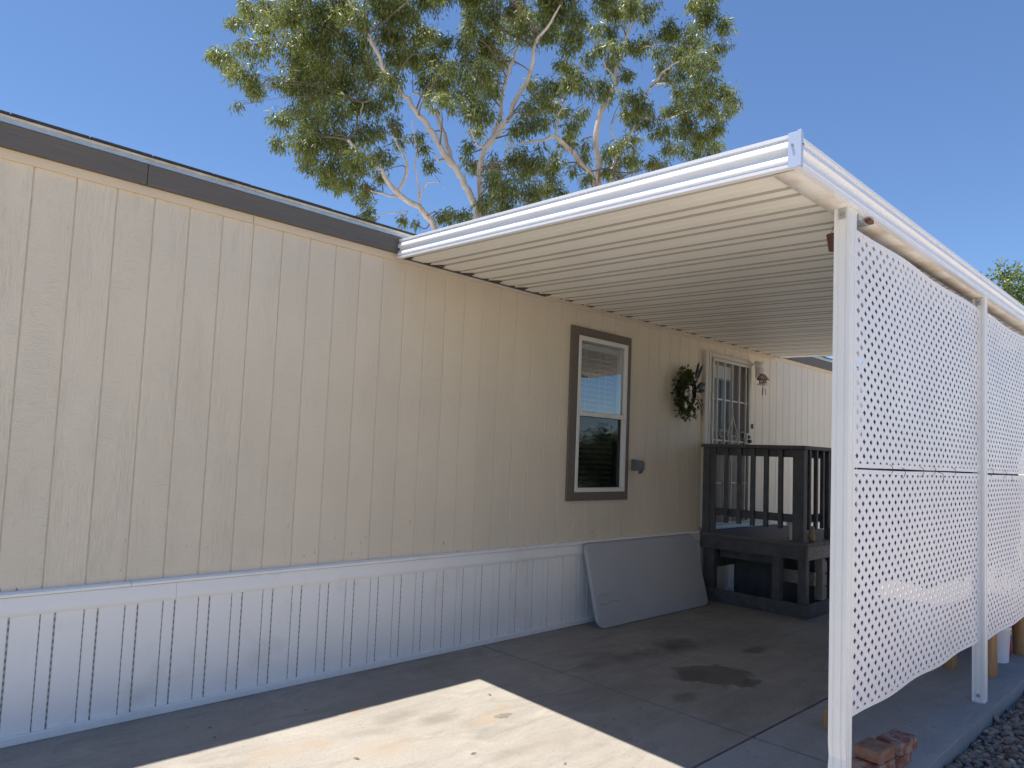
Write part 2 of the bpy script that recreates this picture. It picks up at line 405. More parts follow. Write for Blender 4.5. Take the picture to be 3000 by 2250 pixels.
# ------------------------------------------------------------------ ground
gm = MB().box(-400, 400, -400, 400, -.6, -.115)
struct(gm.build('ground', 'gravel_ground'))
drive = struct(MB().box(-9, 16, -3.262, -.001, -.11, -.02).build('driveway', 'joint_dirt'))
def panel(x0, x1, y0, y1, mat):
    MB().box(x0, x1, y0, y1, -.108 if y0 < -3 else -.06, 0).build('slab_panel', mat, drive, .004)
JX = [-9, -3.0, 3.362, 6.752, 11.0, 16]
for i in range(5):
    panel(JX[i] + .009, JX[i + 1] - .009, -2.442, 0, 'concrete')
    panel(JX[i] + .009, JX[i + 1] - .009, -3.27, -2.458, 'concrete_new')

# gravel: loose river stones along the slab edge
def stones(n, xr, yr):
    ico = bmesh.new(); bmesh.ops.create_icosphere(ico, subdivisions=1, radius=1)
    bv = np.array([v.co[:] for v in ico.verts]); bf = np.array([[v.index for v in f.verts] for f in ico.faces]); ico.free()
    V = []; F = []; k = 0
    for i in range(n):
        x = rng.uniform(*xr); y = rng.uniform(*yr)
        r = rng.uniform(.009, .024) * (1.0 if rng.random() > .08 else 1.5)
        sc = np.array([r * rng.uniform(.9, 1.5), r * rng.uniform(.8, 1.2), r * rng.uniform(.45, .8)])
        v = bv * sc * (1 + rng.normal(0, .10, (len(bv), 1)))
        a, tl = rng.uniform(0, 6.28), rng.normal(0, .5)
        ca, sa = math.cos(a), math.sin(a); ct, st = math.cos(tl), math.sin(tl)
        v = v @ np.array([[1, 0, 0], [0, ct, -st], [0, st, ct]]).T @ np.array([[ca, -sa, 0], [sa, ca, 0], [0, 0, 1]]).T
        v += (x, y, -.112 + r * rng.uniform(.2, .9) + rng.uniform(0, .014))
        V.append(v); F.append(bf + k); k += len(bv)
    me = bpy.data.meshes.new('gravel'); me.from_pydata(np.concatenate(V).tolist(), [], np.concatenate(F).tolist()); me.update()
    me.polygons.foreach_set('use_smooth', [True] * len(me.polygons))
    o = link('gravel', me, 'pebbles'); o['kind'] = 'stuff'; o['label'] = 'small mixed river pebbles along the edge of the concrete slab'; o['category'] = 'gravel'
stones(11000, (3.2, 9.0), (-4.5, -3.285))

# ------------------------------------------------------------------ mobile home
HX0, HX1, HY1 = -4.0, 13.6, 4.9
house = empty('mobile_home', (4, 0, 0), 'long beige mobile home with grooved siding and white vinyl skirting', 'house')
GP = 0.2032
WX0, WX1, WZ0, WZ1 = 4.49, 5.275, 1.262, 2.792        # window opening
wb = MB().box(HX0, WX0, .006, .11, .05, 3.14).box(WX1, HX1, .006, .11, .05, 3.14).box(WX0, WX1, .006, .11, .05, WZ0).box(WX0, WX1, .006, .11, WZ1, 3.14)
wb.box(HX0, HX0 + .1, .11, HY1, .05, 3.14).box(HX1 - .1, HX1, .11, HY1, .05, 3.14).box(HX0, HX1, HY1 - .1, HY1, .05, 3.14)
wall = wb.build('wall', 'groove', house)
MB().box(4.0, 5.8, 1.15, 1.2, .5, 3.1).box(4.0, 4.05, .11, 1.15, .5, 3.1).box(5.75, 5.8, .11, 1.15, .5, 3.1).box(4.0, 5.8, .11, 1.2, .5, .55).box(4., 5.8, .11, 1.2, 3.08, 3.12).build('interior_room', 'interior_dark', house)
def plank_mesh(z0, z1):
    b = MB().box(.0035, GP - .0035, 0, .012, z0, z1)
    me = b.mesh('siding_plank'); bm = bmesh.new(); bm.from_mesh(me)
    es = [e for e in bm.edges if abs(e.verts[0].co.y) < 1e-6 and abs(e.verts[1].co.y) < 1e-6]
    bmesh.ops.bevel(bm, geom=es, offset=.0022, segments=1, affect='EDGES'); bm.to_mesh(me); bm.free()
    return me
pm = plank_mesh(.775, 3.07); pm_lo = plank_mesh(.775, WZ0 - .004); pm_hi = plank_mesh(WZ1 + .004, 3.07)
for i in range(-19, 66):
    x = i * GP
    if 22 <= i <= 25:
        link('siding_plank', pm_lo, 'siding', wall, (x, 0, 0)); link('siding_plank', pm_hi, 'siding', wall, (x, 0, 0))
    else: link('siding_plank', pm, 'siding', wall, (x, 0, 0))
# frieze boards under the eave, dark fascia, drip edge, roof
for a, b_ in ((-4, -2.46), (-2.458, 1.203), (1.206, 4.86), (4.863, 8.5), (8.503, 12.1), (12.103, 13.6)):
    bxo('frieze_board', 'frieze', house, a, b_, -.022, .0, 3.052, 3.125, .003)
for a, b_ in ((-4.1, -3.1), (-3.097, .54), (.543, 4.18), (4.183, 7.84), (7.843, 11.5), (11.503, 13.7)):
    bxo('fascia_board', 'fascia_paint', house, a, b_, -.062, -.024, 3.102, 3.225, .003)
bxo('soffit', 'frieze', house, HX0, HX1, -.0235, .009, 3.1255, 3.135)
bxo('drip_edge', 'galvanised', house, -4.12, 13.72, -.068, -.02, 3.2255, 3.247)
dr = MB().prism([(0, -.082, 3.2473), (0, -.004, 3.2473), (0, -.004, 3.266), (0, -.082, 3.2605)], (-4.12, 0, 0), (13.72, 0, 0)).build('drip_flange', 'drip_face', house)
RS = .20
roof = MB().prism([(0, -.094, 3.2612), (0, HY1 / 2, 3.2612 + RS * (HY1 / 2 + .094)), (0, HY1 + .094, 3.2612), (0, HY1 + .094, 3.2665), (0, HY1 / 2, 3.2665 + RS * (HY1 / 2 + .094)), (0, -.094, 3.2665)], (-4.13, 0, 0), (13.73, 0, 0)).build('roof', 'shingle', house)
x = -4.13
rt = MB()
while x < 13.5:
    w = random.uniform(.22, .4); z0 = 3.2668
    zt = random.uniform(.003, .008)
    rt.box(x, x + w - .006, -.096 - random.uniform(0, .006), .05, z0 - .004, z0 + zt); x += w
rt.build('shingle_edge', 'shingle', roof)
bxo('gable_wall', 'frieze', house, HX0 + .02, HX1 - .02, .2, HY1 - .2, 3.14, 3.25)
# roof skylight seen just above the shingle line
sk = MB().prism([(1.27, 1.45, 0), (1.60, 1.45, 0), (1.60, 2.0, 0), (1.27, 2.0, 0)], (0, 0, 3.58), (0, 0, 3.845)).build('skylight', 'skylight', roof, .03)
# skirting
bxo('skirt_backing', 'skirt_joint', house, HX0, HX1, -.006, .008, .03, .70)
skirt = [c for c in house.children if c.name.startswith('skirt_backing')][0]
SP = .2058; S0 = .065
def strip_mesh(w):
    me = MB().box(0, w, -.014, -.0062, .04, .665).mesh('skirting_strip'); bm = bmesh.new(); bm.from_mesh(me)
    bmesh.ops.bevel(bm, geom=[e for e in bm.edges if abs(e.verts[0].co.y + .014) < 1e-5 and abs(e.verts[1].co.y + .014) < 1e-5], offset=.003, segments=1, affect='EDGES'); bm.to_mesh(me); bm.free(); return me
sw_, sn_ = strip_mesh(.1305), strip_mesh(.0600)
k = -19
while S0 + k * SP < HX1 - .3:
    x = S0 + k * SP
    link('skirting_strip', sw_, 'vinyl_white', skirt, (x + .0045, 0, 0)); link('skirting_strip', sn_, 'vinyl_white', skirt, (x + .141, 0, 0)); k += 1
for a, b_ in ((-4, -2.2), (-2.198, .884), (.886, 3.93), (3.932, 6.98), (6.982, 10.03), (10.032, 13.6)):
    pr = [(0, 0, .6565), (0, -.024, .6565), (0, -.030, .664), (0, -.031, .69), (0, -.027, .735), (0, -.022, .756), (0, 0, .757)]
    MB().prism(pr, (a, 0, 0), (b_, 0, 0)).build('skirt_band', 'vinyl_white', house, smooth=True, ang=50)
for a, b_ in ((-4, -2.4), (-2.397, .633), (.636, 3.68), (3.683, 6.73), (6.733, 9.8), (9.803, 13.6)):
    MB().prism([(0, 0, .7615), (0, -.036, .7615), (0, -.036, .776), (0, -.022, .786), (0, 0, .789)], (a, 0, 0), (b_, 0, 0)).build('skirt_cap', 'vinyl_white', house)
for a, b_ in ((-4, -1.9), (-1.897, 2.03), (2.033, 5.08), (5.083, 8.13), (8.133, 13.6)):
    bxo('skirt_channel', 'vinyl_white', house, a, b_, -.042, -.0145, .001, .044, .004)
    
# ------------------------------------------------------------------ window
win = MB().box(WX0 - .0, WX0 + .038, -.033, .05, WZ0, WZ1).box(WX1 - .038, WX1, -.033, .05, WZ0, WZ1).box(WX0 + .038, WX1 - .038, -.033, .05, WZ1 - .042, WZ1).box(WX0 + .038, WX1 - .038, -.033, .05, WZ0, WZ0 + .042).build('window', 'window_white', house, .004)
TX0, TX1, TZ0, TZ1 = 4.384, 5.336, 1.176, 2.877
for nm, bx_ in (('trim_board', (TX0, WX0 - .001, -.0265, -.0005, TZ0, TZ1)), ('trim_board', (WX1 + .001, TX1, -.0265, -.0005, TZ0, TZ1)), ('trim_board', (WX0 - .0008, WX1 + .0008, -.026, -.0005, WZ1 + .001, TZ1 - .001)), ('trim_board', (WX0 - .0008, WX1 + .0008, -.026, -.0005, TZ0 + .001, WZ0 - .001))):
    bxo(nm, 'window_trim_paint', win, *bx_, .003)
ZM = 2.035
bxo('meeting_rail', 'window_white', win, WX0 + .039, WX1 - .039, -.024, .03, ZM - .028, ZM + .018, .003)
bxo('meeting_rail', 'window_white', win, WX0 + .030, WX1 - .030, -.0375, -.034, ZM - .03, ZM + .012, .002)
bxo('pane', 'glass', win, WX0 + .038, WX1 - .038, -.004, -.001, ZM + .018, WZ1 - .042)
bxo('pane', 'glass_screened', win, WX0 + .038, WX1 - .038, .010, .013, WZ0 + .042, ZM - .028)
scr = MB()
fx0, fx1, fz0, fz1 = WX0 + .040, WX1 - .040, WZ0 + .043, ZM - .029
scr.box(fx1 - .055, fx1, .0145, .024, fz0, fz1).box(fx0, fx1 - .055, .0145, .024, fz0, fz0 + .035).build('lower_sash', 'interior_dark', win)
# blind slats
sm_ = MB().prism([(0, -.022, -.012), (0, .0, .0015), (0, .022, .010), (0, .022, .008), (0, .0, -.001), (0, -.022, -.0145)], (0, 0, 0), (WX1 - WX0 - .20, 0, 0)).mesh('blind_slat')
z = WZ0 + .09
while z < WZ1 - .14:
    link('blind_slat', sm_, 'blind', win, (WX0 + .055, .058, z)); z += .052
bxo('blind_headrail', 'blind', win, WX0 + .05, WX1 - .05, .040, .080, WZ1 - .11, WZ1 - .06)
for q in (.18, .40, .5):
    MB().tube([(WX0 + q, .033, WZ0 + .05), (WX0 + q, .033, WZ1 - .1)], .002, 4).build('blind_cord', 'blind', win)

# ------------------------------------------------------------------ outlet cover
MB().box(5.415, 5.495, -.022, -.0005, 1.478, 1.598).build('outlet_cover', 'outlet_grey', None, .006)
oc = bpy.data.objects['outlet_cover']; tag(oc, 'dark grey weatherproof outlet cover beside the window', 'outlet cover')
MB().prism([(0, -.0222, 1.485), (0, -.105, 1.478), (0, -.125, 1.50), (0, -.127, 1.565), (0, -.11, 1.588), (0, -.0222, 1.592)], (5.42, 0, 0), (5.49, 0, 0)).build('lid', 'outlet_grey', oc, .008, True)
MB().prism([(0, -.085, 1.477), (0, -.112, 1.480), (0, -.10, 1.452), (0, -.085, 1.448)], (5.43, 0, 0), (5.48, 0, 0)).build('cord_spout', 'outlet_grey', oc, .004)

# ------------------------------------------------------------------ security door
DX0, DX1, DZ0, DZ1 = 6.80, 7.935, .825, 2.945
door = MB().box(DX0 + .12, DX1 - .02, -.010, -.001, DZ0, DZ1 - .06).build('door', 'door_panel', house, .002)
for x0, x1, z0, z1 in ((DX0, DX0 + .075, DZ0, DZ1), (DX0 + .085, DX0 + .135, DZ0, DZ1 - .01), (DX1 - .035, DX1, DZ0, DZ1 - .01)):
    bxo('door_jamb', 'door_steel', door, x0, x1, -.042, -.0005, z0, z1, .004)
bxo('door_header', 'door_steel', door, DX0 + .137, DX1 - .037, -.044, -.0005, DZ1 - .062, DZ1 - .01, .004)
bxo('threshold', 'galvanised', door, DX0 + .06, DX1, -.07, -.011, DZ0 - .03, DZ0 + .012, .003)
# main door glass panes seen through the bars
for (x0, x1, z0, z1) in ((7.06, 7.44, 2.02, 2.62), (7.06, 7.44, 2.64, 2.80), (7.06, 7.40, 1.70, 1.98)):
    bxo('pane', 'door_dark' if z1 < 2.63 else 'blind', door, x0, x1, -.0135, -.0105, z0, z1, .001)
bxo('screen', 'screen', door, 7.47, 7.88, -.0135, -.0105, 1.95, 2.85, .001)
bars = [7.067, 7.25, 7.433, 7.611, 7.784]
bx0, bx1 = DX0 + .155, DX1 - .045
for x0, x1, z0, z1 in ((bx0, bx0 + .028, DZ0 + .015, DZ1 - .07), (bx1 - .028, bx1, DZ0 + .015, DZ1 - .07), (bx0 + .028, bx1 - .028, DZ1 - .105, DZ1 - .07), (bx0 + .028, bx1 - .028, DZ0 + .015, DZ0 + .05)):
    bxo('gate_frame', 'door_steel', door, x0, x1, -.056, -.030, z0, z1, .002)
for x in bars: bxo('bar', 'door_steel', door, x - .008, x + .008, -.052, -.036, DZ0 + .05, DZ1 - .105)
for z in (2.376, 1.872, 1.351): bxo('crossbar', 'door_steel', door, bx0 + .028, bx1 - .028, -.0345, -.0300, z - .010, z + .010)
def curl(cx, cz, r, a0, a1, n=14, shrink=.0):
    return [(cx + r * (1 - shrink * i / n) * math.cos(a0 + (a1 - a0) * i / n), -.058, cz + r * (1 - shrink * i / n) * math.sin(a0 + (a1 - a0) * i / n)) for i in range(n + 1)]
xc, zc_ = 7.433, 1.95
orn = MB()
for sgn in (-1, 1):
    orn.tube([(xc, -.058, 2.20), (xc + sgn * .035, -.058, 2.12), (xc + sgn * .09, -.058, 2.02), (xc + sgn * .12, -.058, 1.95), (xc + sgn * .10, -.058, 1.89), (xc + sgn * .04, -.058, 1.86), (xc, -.058, 1.845)], .006, 6)
    orn.tube(curl(xc + sgn * .045, 1.955, .04, math.pi / 2 if sgn > 0 else math.pi / 2, math.pi / 2 - sgn * 4.6, 16, .5), .005, 6)
    orn.tube(curl(xc + sgn * .26, 1.95, .055, math.pi / 2 + sgn * .9, math.pi / 2 + sgn * .9 - sgn * 4.2, 16, .3), .005, 6)
    orn.tube([(xc, -.058, 1.845), (xc + sgn * .05, -.058, 1.80), (xc + sgn * .07, -.058, 1.74)], .005, 6)
    orn.tube([(xc, -.058, 1.60), (xc + sgn * .05, -.058, 1.66), (xc + sgn * .06, -.058, 1.72)], .005, 6)
orn.tube([(xc, -.058, 2.18), (xc, -.058, 2.28)], .006, 6)
orn.build('scroll_ornament', 'door_steel', door)
bxo('lock_box', 'door_steel', door, 7.79, 7.89, -.062, -.028, 1.85, 1.99, .004)
MB().tube([(7.845, -.063, 1.94), (7.845, -.078, 1.94)], .022, 12).tube([(7.845, -.063, 1.885), (7.845, -.095, 1.885)], .024, 12).build('knob', 'black_metal_and_shade', door)
for z in (2.75, 2.36, 1.95, 1.2): MB().tube([(bx0 - .006, -.05, z), (bx0 - .006, -.05, z + .075)], .009, 8).build('hinge', 'door_steel', door)
db = bxo('doorbell', 'black_metal_and_shade', None, 8.025, 8.055, -.018, -.0005, 2.06, 2.12, .003); tag(db, 'small doorbell button beside the security door', 'doorbell')
MB().tube([(8.04, -.018, 2.09), (8.04, -.022, 2.09)], .008, 10).build('button', 'label_yellow', db)

# porch light, birdhouse chime
lt = empty('porch_light', (7.975, -.005, 2.86), 'white jelly jar porch light beside the security door', 'lamp')
MB().lathe((0, 0, 0), [(.0, -.02), (.05, -.018), (.055, -.001), (.0, 0.0)], 18).build('wall_plate', 'window_white', lt, smooth=True)
wp = lt.children[0]; wp.matrix_parent_inverse = Matrix.Identity(4); wp.rotation_euler = (R_(90), 0, 0); wp.location = (0, -.015, .03)
wp.rotation_euler = (R_(-90), 0, 0); wp.location = (0, 0.0045, .03)
MB().tube([(7.975, -.02, 2.89), (7.975, -.06, 2.925), (7.975, -.10, 2.935), (7.975, -.125, 2.92)], .014, 10).build('arm', 'window_white', lt, smooth=True)
MB().lathe((7.975, -.125, 2.855), [(.052, 0), (.056, .03), (.05, .055), (.03, .068), (.001, .07)], 20).build('cap', 'window_white', lt, smooth=True)
MB().lathe((7.975, -.125, 2.715), [(.001, 0), (.035, .004), (.048, .02), (.05, .06), (.046, .14)], 20).build('glass_jar', 'glass_jar', lt, smooth=True)
bh = empty('birdhouse_chime', (7.985, -.175, 2.585), 'tiny wooden birdhouse wind chime hanging below the porch light', 'wind chime')
bxo('floor_tray', 'birdhouse_white', bh, 7.93, 8.04, -.23, -.12, 2.625, 2.645, .003)
bxo('body', 'birdhouse_wood', bh, 7.948, 8.022, -.21, -.14, 2.645, 2.705, .002)
bxo('front_panel', 'birdhouse_white', bh, 7.9455, 7.9475, -.195, -.155, 2.655, 2.69)
MB().prism([(0, -.24, 2.695), (0, -.175, 2.775), (0, -.11, 2.695), (0, -.12, 2.69), (0, -.175, 2.760), (0, -.23, 2.69)], (7.93, 0, 0), (8.04, 0, 0)).build('roof', 'birdhouse_wood', bh)
MB().tube([(7.985, -.175, 2.77), (7.985, -.175, 2.93), (7.98, -.13, 2.94)], .002, 5).build('hanger_wire', 'black_metal_and_shade', bh)
for dx, dy, a, b_ in ((-.035, -.02, 2.50, 2.595), (.0, .0, 2.51, 2.61), (.03, .02, 2.49, 2.59), (.02, -.03, 2.50, 2.585)):
    MB().tube([(7.985 + dx, -.175 + dy, a), (7.985 + dx * .8, -.175 + dy * .8, b_)], .0035, 6).tube([(7.985 + dx * .8, -.175 + dy * .8, b_), (7.985 + dx * .5, -.175 + dy * .5, 2.63)], .0008, 3).build('chime_rod', 'rust', bh)

# wreath
wr = empty('wreath', (6.36, -.06, 2.39), 'leafy green wreath with white flowers and dark blue feathers on the siding', 'wreath')
RC = Vector((6.36, -.055, 2.39)); RR = .168
b = MB()
for q in range(7):
    ph = random.uniform(0, 6.28); pts = []
    for i in range(41):
        a = 2 * math.pi * i / 40
        rr = RR + .022 * math.sin(5 * a + ph) + random.uniform(-.006, .006)
        pts.append(RC + Vector((rr * math.cos(a), -.0 + .018 * math.cos(7 * a + ph) * 1 - .005, rr * 1.12 * math.sin(a))))
    b.tube(pts, .009, 5)
b.build('twig_ring', 'wreath_twig', wr)
def leaf_quads(centres, dirs, lens, wids, normals=None):
    c = np.asarray(centres, float); d = np.asarray(dirs, float); d /= np.linalg.norm(d, axis=1, keepdims=True)
    if normals is None: normals = rng.normal(0, 1, c.shape)
    s = np.cross(d, normals); s /= np.linalg.norm(s, axis=1, keepdims=True) + 1e-9
    n_ = np.cross(s, d)
    l = np.asarray(lens)[:, None]; w = np.asarray(wids)[:, None]
    v = np.stack([c, c + d * l * .42 + s * w * .5 + n_ * l * .05, c + d * l, c + d * l * .42 - s * w * .5 + n_ * l * .05], 1)
    n = len(c); f = (np.arange(n)[:, None] * 4 + np.array([[0, 1, 2, 3]]))
    return v.reshape(-1, 3), f
def leaf_mesh(name, v, f):
    me = bpy.data.meshes.new(name); n = len(v); m_ = len(f)
    me.vertices.add(n); me.vertices.foreach_set('co', np.ascontiguousarray(v, dtype=np.float32).ravel())
    me.loops.add(m_ * 4); me.loops.foreach_set('vertex_index', np.ascontiguousarray(f, dtype=np.int32).ravel())
    me.polygons.add(m_); me.polygons.foreach_set('loop_start', np.arange(0, m_ * 4, 4, dtype=np.int32)); me.polygons.foreach_set('loop_total', np.full(m_, 4, dtype=np.int32))
    me.update(calc_edges=True); me.validate(); return me
cs, ds, ls, ws = [], [], [], []
for i in range(1150):
    a = rng.normal(3.15, 1.05); rr = RR - .01 + rng.normal(0, .042)
    cs.append(RC + Vector((rr * math.cos(a), rng.uniform(-.07, .02), rr * 1.15 * math.sin(a)))); out = Vector((math.cos(a), -.6, math.sin(a) - .25))
    ds.append(out + Vector(rng.normal(0, .7, 3))); ls.append(rng.uniform(.03, .07)); ws.append(rng.uniform(.018, .038))
for i in range(90):
    cs.append(RC + Vector((rng.normal(.02, .05), rng.uniform(-.06, .0), -.20 + rng.normal(0, .03)))); ds.append(Vector((rng.normal(0, .5), -.3, -1))); ls.append(rng.uniform(.03, .08)); ws.append(rng.uniform(.015, .03))
link('leaves', leaf_mesh('leaves', *leaf_quads(cs, ds, ls, ws)), 'wreath_leaf', wr)
for (dx, dz) in ((-.15, -.03), (-.13, -.005), (-.16, -.15), (-.145, -.17), (-.02, -.24), (-.05, .04)):
    fl = MB()
    for q in range(5):
        an = q * 1.2566; c = RC + Vector((dx, -.085, dz)); d = Vector((math.cos(an), -.35, math.sin(an))); s = Vector((-math.sin(an), 0, math.cos(an)))
        fl.add([c, c + d * .02 + s * .013, c + d * .036, c + d * .02 - s * .013], [(0, 1, 2, 3)])
    fl.build('flower', 'flower_white', wr)
for a0, ln, dx, dz in ((1.62, .22, .11, .15), (1.30, .21, .13, .14), (.55, .15, .15, .05), (.2, .12, .16, .02), (.9, .13, .14, .04)):
    c = RC + Vector((dx, -.05, dz)); d = Vector((math.cos(a0), -.25, math.sin(a0))); s = Vector((-math.sin(a0), .2, math.cos(a0)))
    MB().add([c, c + d * ln * .35 + s * .03, c + d * ln * .8 + s * .022, c + d * ln, c + d * ln * .8 - s * .018, c + d * ln * .35 - s * .026, c + d * ln * .5 + Vector((0, -.012, 0))],
             [(0, 1, 6), (1, 2, 6), (2, 3, 6), (3, 4, 6), (4, 5, 6), (5, 0, 6)]).build('feather', 'feather_blue', wr)
tw = MB()
for q in range(9):
    a = rng.uniform(-1.5, -.4); p0 = RC + Vector((.155, -.05, -.02 - q * .012)); p1 = p0 + Vector((.05 + .05 * rng.random(), -.03, -.10 - .12 * rng.random())); tw.tube([p0, (p0 + p1) / 2 + Vector((.03, 0, 0)), p1], .0022, 4)
tw.build('loose_twigs', 'wreath_twig', wr)

# ------------------------------------------------------------------ carport
carport = empty('carport', (5.4, -1.6, 0), 'white aluminium carport with ribbed metal roof on fluted posts', 'carport')
SKEW = .046
def zc(x, y): return 3.073 + .0595 * (y + .07) + .009 * (x - 2.2) * (-y / 3.2)
PW = .3085
prof = [(0, 0), (.004, .046), (.036, .046), (.041, 0), (.118, 0), (.120, .004), (.123, 0), (.204, 0), (.208, .034), (.238, .034), (.243, 0), (.3085, 0)]
def pan(x0, npts=9):
    b = MB(); ys = [-.066 + (-3.19 + .066) * j / (npts - 1) for j in range(npts)]
    top = []; bot = []
    for (dx, dz) in prof:
        for y in ys:
            xx = x0 + dx + SKEW * (y + .07)
            b.v.append((xx, y, zc(xx, y) + dz))
    n = len(prof); off = len(b.v)
    for (dx, dz) in prof:
        for y in ys:
            xx = x0 + dx + SKEW * (y + .07); b.v.append((xx, y, zc(xx, y) + dz + .0012))
    for i in range(n - 1):
        for j in range(npts - 1):
            a = i * npts + j; b.f.append((a, a + 1, a + npts + 1, a + npts)); b.f.append((off + a, off + a + npts, off + a + npts + 1, off + a + 1))
    for j in range(npts - 1):
        for i in (0, n - 1):
            a = i * npts + j; b.f.append((a, off + a, off + a + 1, a + 1))
    for i in range(n - 1):
        for j in (0, npts - 1):
            a = i * npts + j; b.f.append((a, a + npts, off + a + npts, off + a))
    return b
PX0 = 2.365
def shade_band(x0, w, parent):  # flat grey strip added as the shaded band along a roof rib
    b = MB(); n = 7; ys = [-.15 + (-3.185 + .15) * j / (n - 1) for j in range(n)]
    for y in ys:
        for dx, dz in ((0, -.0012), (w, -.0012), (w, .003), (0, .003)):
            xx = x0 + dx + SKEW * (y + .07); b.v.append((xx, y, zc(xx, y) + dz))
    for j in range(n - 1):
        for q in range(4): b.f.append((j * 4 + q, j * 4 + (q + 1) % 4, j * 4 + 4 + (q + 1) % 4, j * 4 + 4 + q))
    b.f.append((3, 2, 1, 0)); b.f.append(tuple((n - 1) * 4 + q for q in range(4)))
    b.build('shade_band', 'shade_grey', parent)
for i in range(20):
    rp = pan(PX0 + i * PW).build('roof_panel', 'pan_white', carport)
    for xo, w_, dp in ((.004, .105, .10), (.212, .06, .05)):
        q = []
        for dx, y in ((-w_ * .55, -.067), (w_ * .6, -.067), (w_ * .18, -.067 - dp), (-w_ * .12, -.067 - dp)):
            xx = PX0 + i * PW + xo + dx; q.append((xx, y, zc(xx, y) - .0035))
        MB().prism(q, (0, 0, 0), (0, 0, .0025)).build('rib_gap_shade', 'black_metal_and_shade', rp)  # flat black wedge painting the shade in the rib opening at the wall
    shade_band(PX0 + i * PW + .002, .034, rp); shade_band(PX0 + i * PW + .2055, .032, rp)
# filler strip behind the front fascia
def sweep(name, prof2, P0, P1, out, mat, cap=True):      # prof2: (outward, up) closed polygon, swept from P0 to P1
    P0, P1, out = Vector(P0), Vector(P1), Vector(out).normalized()
    pts0 = [P0 + out * o + Vector((0, 0, u)) for o, u in prof2]; pts1 = [P1 + out * o + Vector((0, 0, u)) for o, u in prof2]
    n = len(prof2); b = MB()
    b.v = [tuple(p) for p in pts0 + pts1]
    b.f = [(i, (i + 1) % n, n + (i + 1) % n, n + i) for i in range(n)] + [tuple(range(n)), tuple(range(2 * n - 1, n - 1, -1))]
    me = b.mesh(name); bm = bmesh.new(); bm.from_mesh(me); bmesh.ops.recalc_face_normals(bm, faces=bm.faces)
    for f_ in bm.faces: f_.smooth = len(f_.verts) == 4
    for e in bm.edges:
        if len(e.link_faces) == 2 and e.calc_face_angle(0) > R_(28): e.smooth = False
    bm.to_mesh(me); bm.free()
    return link(name, me, mat, carport)
def bulge(z0, z1, base, h, n=10): return [(base + h * (math.sin(math.pi * .5 * min(1, i / 2.0)) if i < 2 else math.cos(math.pi * .5 * (i - 2) / (n - 2))), z0 + (z1 - z0) * i / n) for i in range(n + 1)]
outer = [(.026, 0.0), (.026, .014), (.012, .019)] + bulge(.019, .070, .006, .020) + [(.003, .072), (.003, .078)] + bulge(.080, .130, .005, .020) + [(.003, .131), (.016, .134), (.016, .149), (-.004, .152)]
fas_prof = outer + [(-.006, .152), (-.006, .0)]
F0 = (2.325, -.078, 3.052); F1 = (2.182, -3.215, 2.866)
sweep('front_fascia', fas_prof, F0, F1, (-1, SKEW, 0), 'carport_trim')
sweep('fascia_backing', [(-.008, .02), (-.05, .02), (-.05, .024), (-.012, .024), (-.012, .14), (-.008, .14)], F0, (2.19, -3.18, 2.868), (-1, SKEW, 0), 'pan_white')
B0 = (2.165, -3.205, 2.866); B1 = (8.32, -3.205, 2.921)
out2 = [(.026, 0.0), (.026, .014), (.012, .019)] + bulge(.019, .070, .006, .016) + [(.005, .072), (.005, .078)] + bulge(.080, .130, .005, .016) + [(.005, .131), (.016, .134), (.016, .149), (-.004, .152)]
sweep('gutter_face', out2 + [(-.004, .148), (.004, .145), (.004, .003), (-.004, 0)], B0, B1, (0, -1, 0), 'carport_trim')
sweep('gutter_beam', [(-.0045, 0), (-.105, 0), (-.105, .07), (-.101, .07), (-.101, .006), (-.0045, .006)], (2.20, -3.205, 2.8655), B1, (0, -1, 0), 'gutter_dirty')
# corner cap with two screws
cx_, cy_ = 2.165, -3.225
cap = MB().prism([(2.147, -3.246, 0), (2.176, -3.246, 0), (2.176, -3.2425, 0), (2.1505, -3.2425, 0), (2.1505, -3.192, 0), (2.147, -3.192, 0)], (0, 0, 2.858), (0, 0, 3.012)).build('corner_cap', 'corner_metal', carport, .0015)
MB().prism([(2.143, -3.250, 0), (2.155, -3.250, 0), (2.155, -3.2465, 0), (2.1465, -3.2465, 0), (2.1465, -3.236, 0), (2.143, -3.236, 0)], (0, 0, 2.858), (0, 0, 3.015)).build('rib', 'corner_metal', cap)
for p0, p1 in (((2.1465, -3.212, 2.955), (2.1405, -3.212, 2.955)), ((2.166, -3.2465, 2.955), (2.166, -3.2525, 2.955))):
    MB().tube([p0, p1], .006, 6).build('screw', 'bolt_metal', cap)
# far end closure and wall hanger rail
E0 = (8.545, -.075, 3.06); E1 = (8.40, -3.19, 2.93)
sweep('rear_fascia', [(0, 0), (.03, 0), (.03, .12), (0, .12)], E0, E1, (1, -SKEW, 0), 'gutter_dirty')
bxo('hanger_rail', 'frieze', carport, 3.95, 8.54, -.098, -.0635, 3.057, 3.0715, .002)
bxo('hanger_lip', 'fascia_paint', carport, 2.36, 3.948, -.075, -.0635, 3.062, 3.0715, .002)
